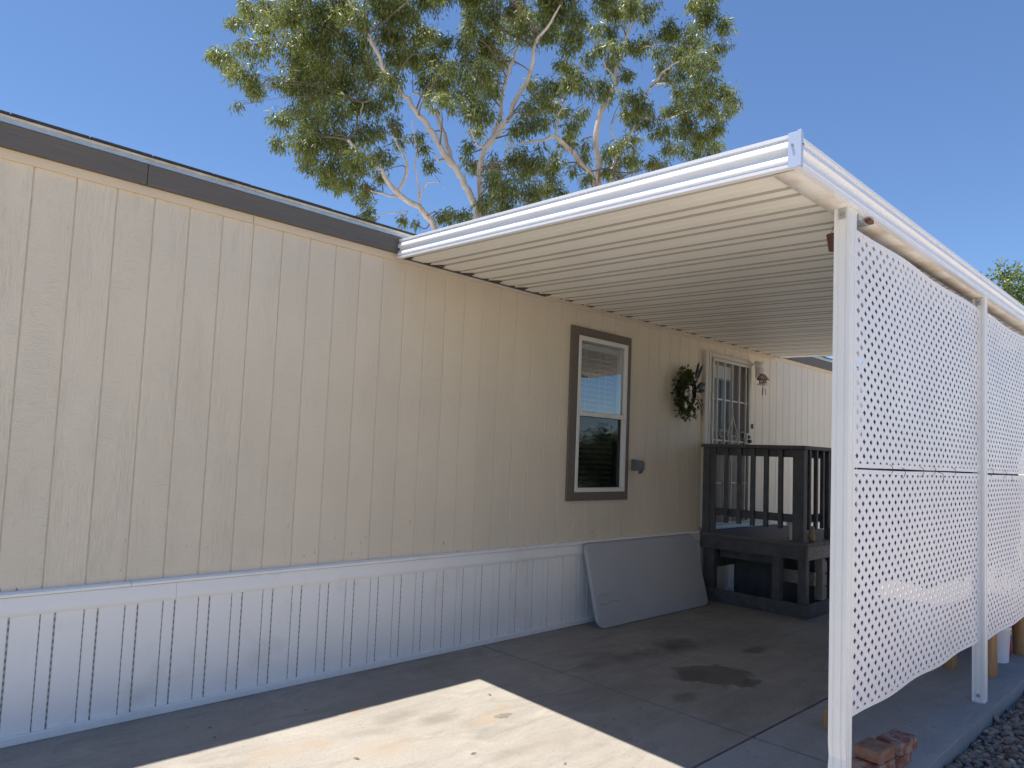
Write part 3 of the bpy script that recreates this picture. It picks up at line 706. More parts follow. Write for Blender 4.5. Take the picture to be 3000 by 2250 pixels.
# fluted posts, slightly out of plumb
def post(xb, xt, zt, dent=False):
    y0, y1, w = -3.21, -3.132, .078
    pf = []
    def edge(p, q, nrm):
        p, q, nrm = Vector(p), Vector(q), Vector(nrm)
        for t_, o_ in ((0, 0), (.20, 0), (.235, .007), (.30, .007), (.335, .002), (.665, .002), (.70, .007), (.765, .007), (.80, 0)):
            pf.append(p.lerp(q, t_) - nrm * o_)
    edge((0, y0), (w, y0), (0, -1)); edge((w, y0), (w, y1), (1, 0)); edge((w, y1), (0, y1), (0, 1)); edge((0, y1), (0, y0), (-1, 0))
    n = len(pf); b = MB(); zs = [0, .12, .20, .27, .34, .6, 1.2, 1.8, 2.4, zt]
    for z in zs:
        dx = xb + (xt - xb) * z / zt
        pin = 0
        if dent: pin = .012 * math.exp(-((z - .27) / .05) ** 2)
        for p in pf: b.v.append((p.x + dx + (pin if p.x < .03 else 0) + (-.012 * max(0, (.25 - z) / .25) if dent else 0), p.y, z))
    for i in range(len(zs) - 1):
        for j in range(n): b.f.append((i * n + j, i * n + (j + 1) % n, (i + 1) * n + (j + 1) % n, (i + 1) * n + j))
    b.f.append(tuple(range(n - 1, -1, -1))); b.f.append(tuple((len(zs) - 1) * n + j for j in range(n)))
    o = b.build('post', 'metal_white', carport)
    MB().box(xt - .004, xt - .0002, -3.186, -3.156, zt - .055, zt - .002).build('bracket', 'galvanised', o)
    MB().tube([(xt - .0042, -3.171, zt - .032), (xt - .012, -3.171, zt - .032)], .011, 6).build('bolt', 'bolt_metal', o)
    MB().tube([(xb + .002, -3.171, .045), (xb - .008, -3.171, .045)], .012, 8).build('bolt', 'bolt_metal', o)
    MB().box(xb - .035, xb - .001, -3.196, -3.146, .0005, .004).build('foot_plate', 'galvanised', o)
    return o
post(2.748, 2.790, 2.870, True); post(5.240, 5.345, 2.893); post(7.86, 7.90, 2.916)
MB().box(2.925, 3.06, -3.20, -3.115, 2.845, 2.8705).build('bracket', 'galvanised', carport, .003)
MB().box(3.0, 3.055, -3.226, -3.2015, 2.846, 2.8655).build('rusty_clip', 'rust', carport, .003)
# small brown cup hanging under the roof behind the nearest post
cup = MB().lathe((3.05, -3.03, 2.745), [(.001, 0), (.028, 0), (.040, .085), (.036, .085), (.026, .008), (.001, .008)], 18).build('hanging_cup', 'terracotta_dark', None, smooth=True)
tag(cup, 'small dark brown cup hanging under the carport roof behind the nearest post', 'cup')
MB().tube([(3.05 - .038, -3.03, 2.83), (3.05, -3.03, 2.885), (3.05 + .038, -3.03, 2.83)], .0015, 5).tube([(3.05, -3.03, 2.885), (3.05, -3.03, 2.90)], .0015, 5).build('wire_handle', 'black_metal_and_shade', cup)

# ------------------------------------------------------------------ lattice panels
def lattice(x0, x1, z0, z1, lean0, lean1, ph, label):
    up = z0 > 1; wt, wbm = (1.0, .12) if up else (.12, 1.0)
    PXl, PZl = .0925, .0735; hole = .232
    hx, hz = PXl * hole, PZl * hole
    b = MB(); vid = {}
    def vtx(x, z):
        k = (round(x, 5), round(z, 5))
        if k not in vid: vid[k] = len(b.v); b.v.append((x, 0, z))
        return vid[k]
    B = .022
    ix0, ix1, iz0, iz1 = x0 + B, x1 - B, z0 + B, z1 - B
    nx = int((ix1 - ix0) / PXl) + 2; nz = int((iz1 - iz0) / PZl) + 2
    # diamonds tile: centres on (i*PX, j*PZ) and the half-offset grid, outer diamond half-size (PX/2, PZ/2)
    for par in (0, 1):
        for i in range(-1, nx + 1):
            for j in range(-1, nz + 1):
                cx = ix0 + (i + .5 * par) * PXl; cz = iz0 + (j + .5 * par) * PZl
                if cx < ix0 - PXl * .5 or cx > ix1 + PXl * .5 or cz < iz0 - PZl * .5 or cz > iz1 + PZl * .5: continue
                O = [(cx + PXl / 2, cz), (cx, cz + PZl / 2), (cx - PXl / 2, cz), (cx, cz - PZl / 2)]
                I = [(cx + hx, cz), (cx, cz + hz), (cx - hx, cz), (cx, cz - hz)]
                for q in range(4):
                    r = (q + 1) % 4
                    quad = [O[q], O[r], I[r], I[q]]
                    b.f.append(tuple(vtx(*p) for p in quad))
    me = b.mesh('lattice_panel'); bm = bmesh.new(); bm.from_mesh(me)
    for co, no in (((ix0, 0, 0), (-1, 0, 0)), ((ix1, 0, 0), (1, 0, 0)), ((0, 0, iz0), (0, 0, -1)), ((0, 0, iz1), (0, 0, 1))):
        bmesh.ops.bisect_plane(bm, geom=bm.verts[:] + bm.edges[:] + bm.faces[:], plane_co=co, plane_no=no, clear_outer=True)
    # moulded border
    def strip(ax, bx, az, bz, nseg, horiz):
        for i in range(nseg):
            if horiz: q = [(ax + (bx - ax) * i / nseg, az), (ax + (bx - ax) * (i + 1) / nseg, az), (ax + (bx - ax) * (i + 1) / nseg, bz), (ax + (bx - ax) * i / nseg, bz)]
            else: q = [(ax, az + (bz - az) * i / nseg), (bx, az + (bz - az) * i / nseg), (bx, az + (bz - az) * (i + 1) / nseg), (ax, az + (bz - az) * (i + 1) / nseg)]
            bm.faces.new([bm.verts.new((p[0], 0, p[1])) for p in q])
    strip(x0, x1, z0, iz0, 60, True); strip(x0, x1, iz1, z1, 60, True); strip(x0, ix0, iz0, iz1, 30, False); strip(ix1, x1, iz0, iz1, 30, False)
    bmesh.ops.remove_doubles(bm, verts=bm.verts, dist=.0006)
    bmesh.ops.recalc_face_normals(bm, faces=bm.faces)
    L_ = x1 - x0; H_ = z1 - z0
    for v in bm.verts:
        u = (v.co.x - x0) / L_; w = (v.co.z - z0) / H_
        edge_t = w ** 2; edge_b = (1 - w) ** 2; pinx = math.sin(math.pi * u) ** .5 if 0 < u < 1 else 0
        y = -3.170 + pinx * (.013 * math.sin(2 * math.pi * (1.7 * u) + ph) * (edge_t * wt + .12) + .0045 * math.sin(2 * math.pi * 2.6 * u + 1.3 * ph) * edge_b * wbm)
        z = v.co.z + pinx * (.012 * math.sin(2 * math.pi * 1.7 * u + ph + .8) * edge_t * wt + .0055 * math.sin(2 * math.pi * 2.6 * u + ph) * edge_b * wbm)
        x = v.co.x + (lean0 + (lean1 - lean0) * u) * v.co.z
        v.co = (x, y, z)
    bmesh.ops.solidify(bm, geom=bm.faces[:], thickness=.003)
    bm.to_mesh(me); bm.free()
    o = link('lattice_panel', me, 'lattice_vinyl'); tag(o, label, 'lattice', 'white lattice panels between the carport posts'); return o
l0, l1, l2, l3 = .042 / 2.87, .105 / 2.89, .105 / 2.89, .04 / 2.91
LAT = []
LAT.append(lattice(2.805, 5.255, .412, 1.597, l0, l1, .6, 'white diamond lattice panel, lower one between the two nearest carport posts'))
LAT.append(lattice(2.805, 5.255, 1.607, 2.812, l0, l1, 2.4, 'white diamond lattice panel, upper one between the two nearest carport posts'))
LAT.append(lattice(5.325, 7.87, .385, 1.590, l2, l3, 4.1, 'white diamond lattice panel, lower one beyond the second carport post'))
LAT.append(lattice(5.325, 7.87, 1.603, 2.822, l2, l3, 5.2, 'white diamond lattice panel, upper one beyond the second carport post'))
for i, (x, dz) in enumerate(((3.42, 0), (3.95, -.006), (4.18, .004), (4.62, 0), (5.62, .01), (6.05, 0), (3.62, -.015))):
    xx = x + .03
    t_ = MB().tube([(xx, -3.182, 1.582 + dz), (xx, -3.190, 1.60 + dz), (xx + .004, -3.182, 1.625 + dz), (xx + .004, -3.158, 1.635 + dz), (xx, -3.155, 1.60), (xx, -3.158, 1.575 + dz), (xx, -3.182, 1.575 + dz)], .0019, 5)
    if i in (2, 5): t_.tube([(xx, -3.197, 1.60), (xx + .05, -3.215, 1.59), (xx + .09, -3.21, 1.545)], .002, 4)
    t_.build('zip_tie', 'zip_tie', LAT[1] if x < 5.3 else LAT[3])
# dark sheet hung behind the lattice
def cloth(x0, x1, z0, z1):
    b = MB(); nx, nz = 90, 16
    for i in range(nx + 1):
        for j in range(nz + 1):
            x = x0 + (x1 - x0) * i / nx; w = j / nz
            y = -2.99 + .022 * math.sin(x * 9 + 1.5 * math.sin(x * 2)) * (1.1 - w * .6) + .012 * math.sin(x * 23)
            zb = z0 + .06 * math.sin(x * 1.9 + .5) - .05 * math.exp(-((x - 4.9) / .35) ** 2) + (.06 * max(0, x - 5.3)) * -1
            zt = z1 + .02 * math.sin(x * 5)
            b.v.append((x - .13 * (1 - w), y, zb + (zt - zb) * w))
    for i in range(nx):
        for j in range(nz): a = i * (nz + 1) + j; b.f.append((a, a + nz + 1, a + nz + 2, a + 1))
    n = len(b.v); b.v += [(x, y + .003, z) for x, y, z in b.v]; b.f += [tuple(n + q for q in reversed(f)) for f in b.f]
    per = [i * (nz + 1) for i in range(nx + 1)] + [nx * (nz + 1) + j for j in range(1, nz + 1)] + [i * (nz + 1) + nz for i in range(nx - 1, -1, -1)] + [j for j in range(nz - 1, 0, -1)]
    for q in range(len(per)): a, c = per[q], per[(q + 1) % len(per)]; b.f.append((a, c, n + c, n + a))
    o = b.build('shade_cloth', 'shade_cloth', None, smooth=True); tag(o, 'dark blue sheet hanging inside the carport behind the white lattice', 'cloth')
    for x in np.linspace(x0 + .05, x1 - .05, 7): MB().tube([(x, -2.99, z1 - .01), (x, -3.02, zc(x, -3.02) - .002)], .003, 5).build('tie_cord', 'zip_tie', o)
cloth(3.66, 7.7, .87, 2.79)

# ------------------------------------------------------------------ porch deck
deck = empty('porch_deck', (7.6, -.66, 0), 'raised charcoal wooden porch deck with baluster railing at the door', 'deck')
DXa, DXb, DYb = 6.757, 8.60, -1.30
def dk(name, x0, x1, y0, y1, z0, z1, mat='deck_paint', bev=.004, par=None): return bxo(name, mat, par or deck, x0, x1, y0, y1, z0, z1, bev)
dk('bottom_plate', DXa, DXa + .038, -1.308, -.10, .002, .15); dk('bottom_plate', DXa + .039, DXb, -1.308, -1.27, .002, .148)
for y0, y1 in ((-.195, -.055), (-.99, -.90), (-1.275, -1.187)): dk('support_post', DXa + .04, DXa + .128, y0, y1, .001, .612)
dk('support_post', 7.165, 7.24, -1.297, -1.21, .152, .60, 'deck_worn'); dk('support_post', 8.5, 8.59, -1.262, -1.175, .002, .6); dk('support_post', 8.5, 8.59, -.2, -.1, .002, .6)
dk('rim_joist', DXa, DXa + .038, -1.288, -.034, .605, .744); dk('rim_joist', DXa + .039, DXb, -1.298, -1.262, .605, .742, 'deck_worn'); dk('rim_joist', DXb - .04, DXb - .002, -1.26, -.04, .605, .742)
dk('ledger', DXa + .04, DXb - .042, -.08, -.04, .61, .742)
for x in (7.2, 7.65, 8.1): dk('joist', x, x + .038, -1.26, -.082, .61, .742)
dk('cross_brace', 7.05, 7.09, -1.26, -.80, .31, .45, 'deck_worn')
dk('cross_brace', 6.93, 6.965, -.895, -.20, .50, .60)
dk('base_board', 7.45, 7.49, -1.26, -.1, .002, .6); dk('base_board', DXa + .14, 7.449, -.118, -.082, .36, .57)
x = DXa - .012; i = 0
while x < DXb:
    w = .138 if i == 0 else .138
    y_end = -1.318 + random.uniform(-.006, .006)
    bxo('deck_board', 'deck_board_paint', deck, x, x + w - .006, y_end, -.030, .7455, .788, .004); x += w; i += 1
# railing on the near side
dk('corner_post', DXa + .0, DXa + .09, -1.262, -1.14, .7885, 1.775)
dk('wall_post', DXa + .0, DXa + .09, -.145, -.055, .7885, 1.775); dk('wall_post', DXa + .01, DXa + .05, -.212, -.147, .7885, 1.774)
dk('rail_cap', DXa - .035, DXa + .115, -1.290, -.045, 1.7755, 1.814)
dk('top_rail', DXa + .045, DXa + .083, -1.139, -.213, 1.687, 1.774); dk('bottom_rail', DXa + .045, DXa + .083, -1.139, -.213, .988, 1.074)
for y in (-.349, -.512, -.675, -.832, -.998): 
    q = dk('baluster', DXa + .004, DXa + .044, y - .0235, y + .0235, .913 + random.uniform(-.004, .004), 1.774, bev=.003)
# railing on the open side
dk('rail_cap', DXa + .1155, 7.62, -1.290, -1.15, 1.7755, 1.813)
dk('top_rail', DXa + .0905, 7.50, -1.225, -1.187, 1.687, 1.774); dk('bottom_rail', DXa + .0905, 7.50, -1.225, -1.187, .988, 1.074)
for x in (6.905, 7.08, 7.25, 7.40): dk('baluster', x, x + .038, -1.265, -1.2265, .915, 1.774, bev=.003)
dk('corner_post', 7.501, 7.59, -1.262, -1.172, .7885, 1.775)
# railing goes on along the open side; the steps leave the far end
dk('rail_cap', 7.6205, DXb, -1.290, -1.15, 1.7755, 1.813); dk('top_rail', 7.591, DXb - .095, -1.225, -1.187, 1.687, 1.774); dk('bottom_rail', 7.591, DXb - .095, -1.225, -1.187, .988, 1.074)
dk('corner_post', DXb - .094, DXb - .01, -1.262, -1.175, .7885, 1.775)
for x in (7.70, 7.86, 8.02, 8.18, 8.34): dk('baluster', x, x + .038, -1.265, -1.2265, .915, 1.774, bev=.003)
for n_, (x0, x1, z1) in enumerate(((8.605, 8.88, .59), (8.88, 9.16, .39), (9.16, 9.44, .19))):
    dk('step_tread', x0 + .012, x1 + .01, -1.12, -.12, z1 - .038, z1, 'deck_board_paint')
    dk('step_side_board', x0 + .005, x1 - .005, -1.10, -1.065, .003, z1 - .04); dk('step_side_board', x0 + .005, x1 - .005, -.18, -.145, .003, z1 - .04)
    dk('step_riser', x1 - .03, x1 - .004, -1.063, -.182, .003, z1 - .04)
zz = .16
while zz < .58: dk('side_board', 7.245, 7.30, -1.29, -1.262, zz, zz + .125, 'deck_worn', .003); zz += .14
for y in (-1.27, -1.10, -.93): 
    for z in (.64, .70):
        pass
nb = MB()
for x, z in ((6.81, .70), (6.815, .635), (6.835, .69), (6.84, .63), (7.0, .68), (7.02, .66), (7.17, .69), (7.10, .64)):
    nb.tube([(x, -1.2985, z), (x, -1.3005, z)], .006, 6)
nb.build('nail_heads', 'black_metal_and_shade', [c for c in deck.children if c.name.startswith('rim_joist')][1])
# pot on the deck corner
pot = MB().lathe((6.955, -1.115, .7885), [(.001, 0), (.085, 0), (.09, .03), (.10, .15), (.118, .155), (.118, .195), (.105, .195), (.098, .16), (.08, .05), (.001, .05)], 24).build('flower_pot', 'pot_white', None, smooth=True)
tag(pot, 'pale flower pot standing on the deck behind the corner railing post', 'pot')
jar = MB().lathe((7.035, -1.232, .7885), [(.001, 0), (.030, 0), (.038, .02), (.036, .06), (.026, .10), (.028, .14), (.022, .16), (.001, .165)], 18).build('tan_jug', 'pot_tan', None, smooth=True)
tag(jar, 'small tan jug on the deck edge beside the corner railing post', 'jug')

# ------------------------------------------------------------------ folding table top leaning on the skirting
def table_top():
    Lx, Hh, Th, r = 1.945, .785, .046, .075
    out = []
    for cx, cz, a0 in ((Lx - r, r, -90), (Lx - r, Hh - r, 0), (r, Hh - r, 90), (r, r, 180)):
        for i in range(9): a = R_(a0 + 90 * i / 8); out.append((cx + r * math.cos(a), cz + r * math.sin(a)))
    ang = math.atan2(.205, .755); ca, sa = math.cos(ang), math.sin(ang)
    # local: x along wall, w up the slope, d thickness away from wall
    def tr(x, w, d): return (4.605 + x, -.045 - .205 + w * sa - d * ca, w * ca - d * sa + Th * sa + .001)
    bm = bmesh.new()
    f0 = [bm.verts.new(tr(x, w, Th)) for x, w in out]; f1 = [bm.verts.new(tr(x, w, 0)) for x, w in out]
    bm.faces.new(f0); bm.faces.new(f1[::-1]); n = len(out)
    for i in range(n): bm.faces.new((f0[i], f1[i], f1[(i + 1) % n], f0[(i + 1) % n]))
    bmesh.ops.recalc_face_normals(bm, faces=bm.faces)
    es = [e for e in bm.edges if all(v in f0 for v in e.verts)]
    bmesh.ops.bevel(bm, geom=es, offset=.008, segments=3, affect='EDGES')
    me = bpy.data.meshes.new('folding_table'); bm.to_mesh(me); bm.free()
    me.polygons.foreach_set('use_smooth', [len(p.vertices) == 4 for p in me.polygons])
    me.materials.append(MATS['plastic_grey'])
    o = link('folding_table', me, None); tag(o, 'grey plastic folding table leaning on its edge against the skirting', 'table')
    # seams: shallow scratches
    sc = MB()
    for w0, x0, x1 in ((.30, .06, .33), (.285, .05, .22), (.225, .06, .40), (.215, .07, .38)):
        pts = [tr(x0 + (x1 - x0) * i / 10, w0 + .010 * math.sin(i * .9 + w0 * 40) + .012 * i / 10, Th + .0002) for i in range(11)]; sc.tube(pts, .0009, 4)
    sc.build('scratches', 'interior_dark', o)
    MB().tube([tr(1.80, .70, Th), tr(1.80, .70, Th + .001)], .006, 8).build('hole', 'interior_dark', o)
    leg = MB()
    for x in (.35, 1.6): leg.tube([tr(x, .12, -.008), tr(x, .66, -.008)], .011, 8)
    leg.build('folded_legs', 'outlet_grey', o)
table_top()

# ------------------------------------------------------------------ bricks
def brick(cx, cy, z, rot, l=.195, w=.125, h=.062, mat='brick_red', label=''):
    bm = bmesh.new(); bmesh.ops.create_cube(bm, size=1)
    for v in bm.verts: v.co = (v.co.x * l, v.co.y * w, v.co.z * h)
    bmesh.ops.subdivide_edges(bm, edges=bm.edges[:], cuts=4, use_grid_fill=True)
    for v in bm.verts: v.co += Vector(rng.normal(0, .0007, 3))
    es = [e for e in bm.edges if len(e.link_faces) == 2 and e.calc_face_angle(0) > R_(50)]
    bmesh.ops.bevel(bm, geom=es, offset=.004, segments=2, affect='EDGES')
    mn = min(v.co.z for v in bm.verts)
    for v in bm.verts: v.co.z -= mn
    me = bpy.data.meshes.new('brick'); bm.to_mesh(me); bm.free()
    o = link('brick', me, mat, None, (cx, cy, z)); o.rotation_euler = (0, 0, rot)
    tag(o, label, 'brick', 'loose bricks stacked at the slab edge'); return o
hb = .0665
brick(3.285, -3.145, .0005, .04, label='bottom brick of the stack next to the nearest carport post', mat='brick_red')
brick(3.28, -3.15, hb, -.12, label='middle brick of the stack next to the nearest carport post', mat='brick_red')
brick(3.288, -3.152, 2 * hb, -.10, .165, .130, label='orange brick on top of the stack next to the nearest carport post', mat='brick_orange')
brick(3.475, -3.165, .0005, .12, .17, .11, label='bottom brick of the stack farther from the nearest carport post', mat='brick_red')
brick(3.475, -3.185, hb, -.05, .17, .115, label='middle brick of the stack farther from the nearest carport post', mat='brick_red')
brick(3.50, -3.192, 2 * hb, -.10, .205, .125, label='mortar stained brick on top of the stack farther from the nearest carport post', mat='brick_red')
brick(3.17, -3.045, .0005, .5, label='brick lying half hidden behind the nearest carport post', mat='brick_red')

# ------------------------------------------------------------------ things under and behind the lattice
bench = empty('log_bench', (6.6, -2.93, 0), 'rustic wooden bench on round log legs behind the second lattice', 'bench')
for x, y, r in ((6.06, -3.065, .055), (6.05, -2.79, .05), (7.10, -3.075, .055), (7.10, -2.80, .05)):
    MB().lathe((x, y, .001), [(r * .94, 0), (r, .02), (r * 1.02, .25), (r, .44)], 16).build('leg', 'log_wood', bench, smooth=True)
for j in range(3): bxo('seat_plank', 'log_wood', bench, 5.92, 7.26, -3.13 + j * .135, -3.0 + j * .135, .442, .485, .006)
bk = MB().lathe((6.66, -2.975, .001), [(.10, 0), (.115, .26), (.122, .27), (.122, .30), (.112, .30), (.10, .03), (.001, .03)], 22).build('bucket', 'bucket', None, smooth=True)
tag(bk, 'white plastic bucket standing under the log bench', 'bucket')
can = MB().lathe((6.955, -2.985, .001), [(.001, 0), (.050, 0), (.055, .02), (.057, .22), (.068, .30), (.072, .37), (.001, .375)], 20).build('red_can', 'red_plastic', None, smooth=True)
tag(can, 'red plastic can with a blue band under the log bench', 'can')
MB().lathe((6.955, -2.985, .15), [(.0575, 0), (.0583, .0), (.0585, .02), (.0578, .02)], 20).build('blue_band', 'label_blue', can)
MB().lathe((6.955, -2.985, .185), [(.058, 0), (.0592, .0), (.0605, .025), (.059, .025)], 20).build('yellow_band', 'label_yellow', can)
tub = MB().prism([(6.42, -2.60, 0), (6.90, -2.60, 0), (6.90, -2.30, 0), (6.42, -2.30, 0)], (0, 0, .001), (0, 0, .26)).build('storage_tub', 'tub_grey', None, .02)
tag(tub, 'pale grey storage tub on the slab behind the lattice', 'tub')
MB().prism([(6.405, -2.615, 0), (6.915, -2.615, 0), (6.915, -2.285, 0), (6.405, -2.285, 0)], (0, 0, .2605), (0, 0, .29)).build('lid', 'bucket', tub, .008)
blk = MB().box(3.84, 4.02, -2.755, -2.665, .0005, .115).build('wood_block', 'log_wood', None, .008)
tag(blk, 'short block of brown wood on the slab behind the nearest post', 'wood block')

# leaf litter
ll = MB()
for x, y in ((1.0, -.42), (1.55, -.5), (.95, -.55), (1.7, -.62), (2.0, -.35), (2.9, -.55), (3.1, -1.2), (3.05, -1.3), (3.2, -1.75), (4.6, -.9), (5.0, -1.2), (5.9, -1.3), (5.5, -2.0), (1.9, -1.6), (2.2, -2.0), (1.4, -1.25), (4.4, -2.1), (2.6, -1.0), (6.2, -.6)):
    a = random.uniform(0, 6.28); l = random.uniform(.02, .05); d = Vector((math.cos(a), math.sin(a), 0)); s = Vector((-math.sin(a), math.cos(a), 0)); c = Vector((x, y, .004))
    ll.add([c, c + d * l * .5 + s * l * .12 + Vector((0, 0, .004)), c + d * l, c + d * l * .5 - s * l * .12 + Vector((0, 0, .003))], [(0, 1, 2, 3)])
lo = ll.build('leaf_litter', 'dry_leaf'); lo['kind'] = 'stuff'; lo['label'] = 'small dry leaves scattered on the concrete driveway'; lo['category'] = 'leaves'

# ------------------------------------------------------------------ trees
def drooping(clumps, per, leaf, wid, spread_down=1.0, sprays=14, flat=.8):
    C_, D_, Ls, Ws = [], [], [], []
    for (c, r) in clumps:
        c = np.array(c); ns = max(5, int(sprays * (r / .45) ** 1.5))
        n_tot = int(per * (r / .45) ** 2)
        sc = rng.normal(0, 1, (ns, 3)); sc /= np.linalg.norm(sc, axis=1, keepdims=True); sc *= (rng.random((ns, 1)) ** .5) * r * np.array([1, 1, flat])
        k = max(4, n_tot // ns)
        for s in sc:
            base = c + s; rs = r * .30 + .05
            o = rng.normal(0, 1, (k, 3)) * rs * np.array([.55, .55, .6]); p = base + o
            d = o / (np.linalg.norm(o, axis=1, keepdims=True) + 1e-6) * .55 + rng.normal(0, .42, (k, 3)); d[:, 2] -= spread_down
            C_.append(p); D_.append(d); Ls.append(leaf * rng.uniform(.6, 1.35, k)); Ws.append(wid * rng.uniform(.7, 1.3, k))
    return np.concatenate(C_), np.concatenate(D_), np.concatenate(Ls), np.concatenate(Ws)
def o8(u, v, dep): return ray(580 + u * .7324, v * .7324, dep)
def smooth_path(pts, n=4):
    out = []
    for i in range(len(pts) - 1):
        p0 = pts[max(i - 1, 0)]; p1 = pts[i]; p2 = pts[i + 1]; p3 = pts[min(i + 2, len(pts) - 1)]
        for k in range(n):
            t_ = k / n; out.append(.5 * ((2 * p1) + (p2 - p0) * t_ + (2 * p0 - 5 * p1 + 4 * p2 - p3) * t_ * t_ + (3 * p1 - p0 - 3 * p2 + p3) * t_ ** 3))
    out.append(pts[-1]); return out
def eucalyptus(label, dep, branches, clumps, flowers, root):
    base = Vector(root)
    t = empty('eucalyptus_tree', base, label, 'tree', 'eucalyptus trees behind the house')
    tr = MB(); nodes = []
    for (pts, r0, r1, dd) in branches:
        P = [o8(u, v, dep + dd * (i / max(1, len(pts) - 1))) if v < 930 else None for i, (u, v) in enumerate(pts)]
        P = [p for p in P if p is not None]
        if pts[0][1] >= 860 or pts[0] in ((1590, 750), (1600, 745), (1640, 735)): P = [base, base.lerp(P[0], .35) + Vector((.1, .1, .6)), base.lerp(P[0], .75) + Vector((0, 0, .25))] + P
        Q = smooth_path(P, 4); n = len(Q)
        for j in range(1, n - 1): Q[j] = Q[j] + Vector(rng.normal(0, .025, 3))
        rad = [.86 * (r0 + (r1 - r0) * (i / (n - 1))) for i in range(n)]
        tr.tube(Q, rad, 9); nodes += [(q, r) for q, r in zip(Q, rad)]
    tr.build('trunk', 'euc_bark', t, smooth=True, ang=80)
    cl = []
    for (u, v, r) in clumps: cl.append((o8(u, v, dep + rng.normal(0, 1.0)), r * 1.06 * .7324 * dep / FPX))
    NP = np.array([list(q) for q, r in nodes]); tw = MB()
    for (c, r) in cl:
        dd = np.linalg.norm(NP - np.array(c), axis=1) + .6 * np.maximum(0, NP[:, 2] - c.z); j = int(dd.argmin()); q = nodes[j][0]
        if dd[j] > 4.5: 
            continue
        mid = q.lerp(c, .5) + Vector(rng.normal(0, .16, 3)) + Vector((0, 0, .12)); k = min(.028, nodes[j][1] * .6)
        tw.tube(smooth_path([q, mid, c], 4), [k * (1 - .8 * i / 8) for i in range(9)], 5)
        for s in range(3):
            e = c + Vector(rng.normal(0, r * .6, 3)); tw.tube([mid.lerp(c, .6), mid.lerp(c, .8).lerp(e, .5) + Vector((0, 0, .06)), e], [.008, .006, .003], 4)
    tw.build('twigs', 'twig_bark', t)['kind'] = 'stuff'
    a = leaf_quads(*drooping(cl, 720, .16, .035, .95))
    link('crown', leaf_mesh('crown', *a), 'euc_leaf', t)
    if flowers:
        fl = [(o8(u, v, dep - 1.2), r * .7324 * dep / FPX) for u, v, r in flowers]
        link('blossom', leaf_mesh('blossom', *leaf_quads(*drooping(fl, 420, .05, .04, .1, 16))), 'euc_flower', t)
    return t
DEP = 20.0
left_cl = [(90,230,50),(60,215,28),(140,260,55),(180,310,50),(160,420,20),(230,350,50),(215,200,55),(290,180,40),(150,100,38),(210,70,50),(190,20,30),(270,110,45),(300,40,60),
(330,60,55),(400,40,70),(480,30,75),(560,60,75),(640,80,60),(740,40,60),(800,40,70),(860,60,45),(480,130,70),(400,140,60),(560,150,60),(640,170,50),(740,130,50),(800,150,65),(880,150,55),(940,140,45),(990,180,38),
(380,240,70),(450,250,80),(530,260,80),(610,250,70),(690,250,60),(780,230,60),(860,240,60),(930,230,55),(980,270,38),(360,330,60),(440,350,75),(520,350,75),(600,350,60),(690,310,50),(770,310,45),(930,330,55),(990,330,45),(1000,400,45),(960,410,35),
(330,490,38),(320,570,36),(390,450,55),(460,460,65),(540,450,65),(620,440,50),(700,420,55),(760,390,45),(420,550,55),(500,560,65),(580,560,60),(650,550,50),(720,530,45),(790,500,40),(820,560,30),(450,650,45),(420,610,36),(520,660,55),(600,660,55),(660,640,55),(730,620,45),(530,720,45),(600,730,45),(560,765,25),(670,740,40),(720,690,36),(660,800,34),(670,860,36),(690,890,20),(900,590,26),(930,655,28),(880,550,26),
(820,880,26),(870,895,18),(965,850,36),(1040,860,32),(1070,880,26),
(1110,60,50),(1180,40,55),(1250,50,55),(1320,60,50),(1390,60,50),(1450,50,55),(1080,130,45),(1150,140,60),(1220,130,60),(1300,130,50),(1380,140,45),(1430,120,40),(1080,220,55),(1150,220,60),(1210,230,50),(1050,290,55),(1130,300,55),(1190,310,40),(1080,370,55),(1150,380,50),(1090,450,50),(1150,450,42),(1110,520,36),(1080,600,34),(1090,660,34),(1180,660,45),(1190,730,55),(1160,800,45),(1250,760,55),(1220,830,45),(1310,690,50),(1340,780,50),(1280,640,50),(1350,640,50),(1400,700,45),(1400,760,40),(1320,440,45),(1370,480,50),(1290,520,45),(1380,390,50),(1330,330,30)]
for i in range(70):
    left_cl.append((rng.uniform(300, 1450), rng.uniform(-420, 0), rng.uniform(45, 75)))
left_br = [([(950,915),(900,850),(800,775),(740,700),(690,640),(600,560)], .15, .045, -1.5), ([(800,775),(830,700),(830,640),(800,580),(780,540)], .06, .025, -.4),
([(1120,870),(1085,780),(1045,700),(1000,630),(945,540),(900,480),(840,400),(760,300),(700,170),(640,60),(600,0)], .145, .045, -1.0), ([(1045,700),(1010,620),(985,540),(950,460),(915,430),(905,390),(860,370)], .09, .03, .5), ([(1000,630),(960,640),(950,620)], .05, .02, -.3),
([(1130,865),(1125,700),(1150,590),(1200,500),(1215,400),(1245,280),(1270,200),(1300,60)], .125, .035, .3), ([(1150,590),(1215,510),(1270,400),(1330,280),(1350,170),(1400,110),(1450,20)], .10, .03, -.8), ([(1150,590),(1110,570),(1090,510)], .04, .02, -.5),
([(880,830),(885,770),(870,690),(870,560),(860,480)], .035, .015, -.6), ([(880,800),(910,740),(960,730),(990,755)], .03, .008, -.8), ([(810,790),(740,780),(690,760)], .05, .02, -.5), ([(840,845),(780,850),(690,865)], .025, .01, -.5),
([(760,300),(700,370),(660,430),(655,490)], .035, .012, -.8), ([(700,170),(760,100),(800,0)], .05, .02, .6), ([(640,110),(600,100),(560,125)], .035, .015, -.4)]
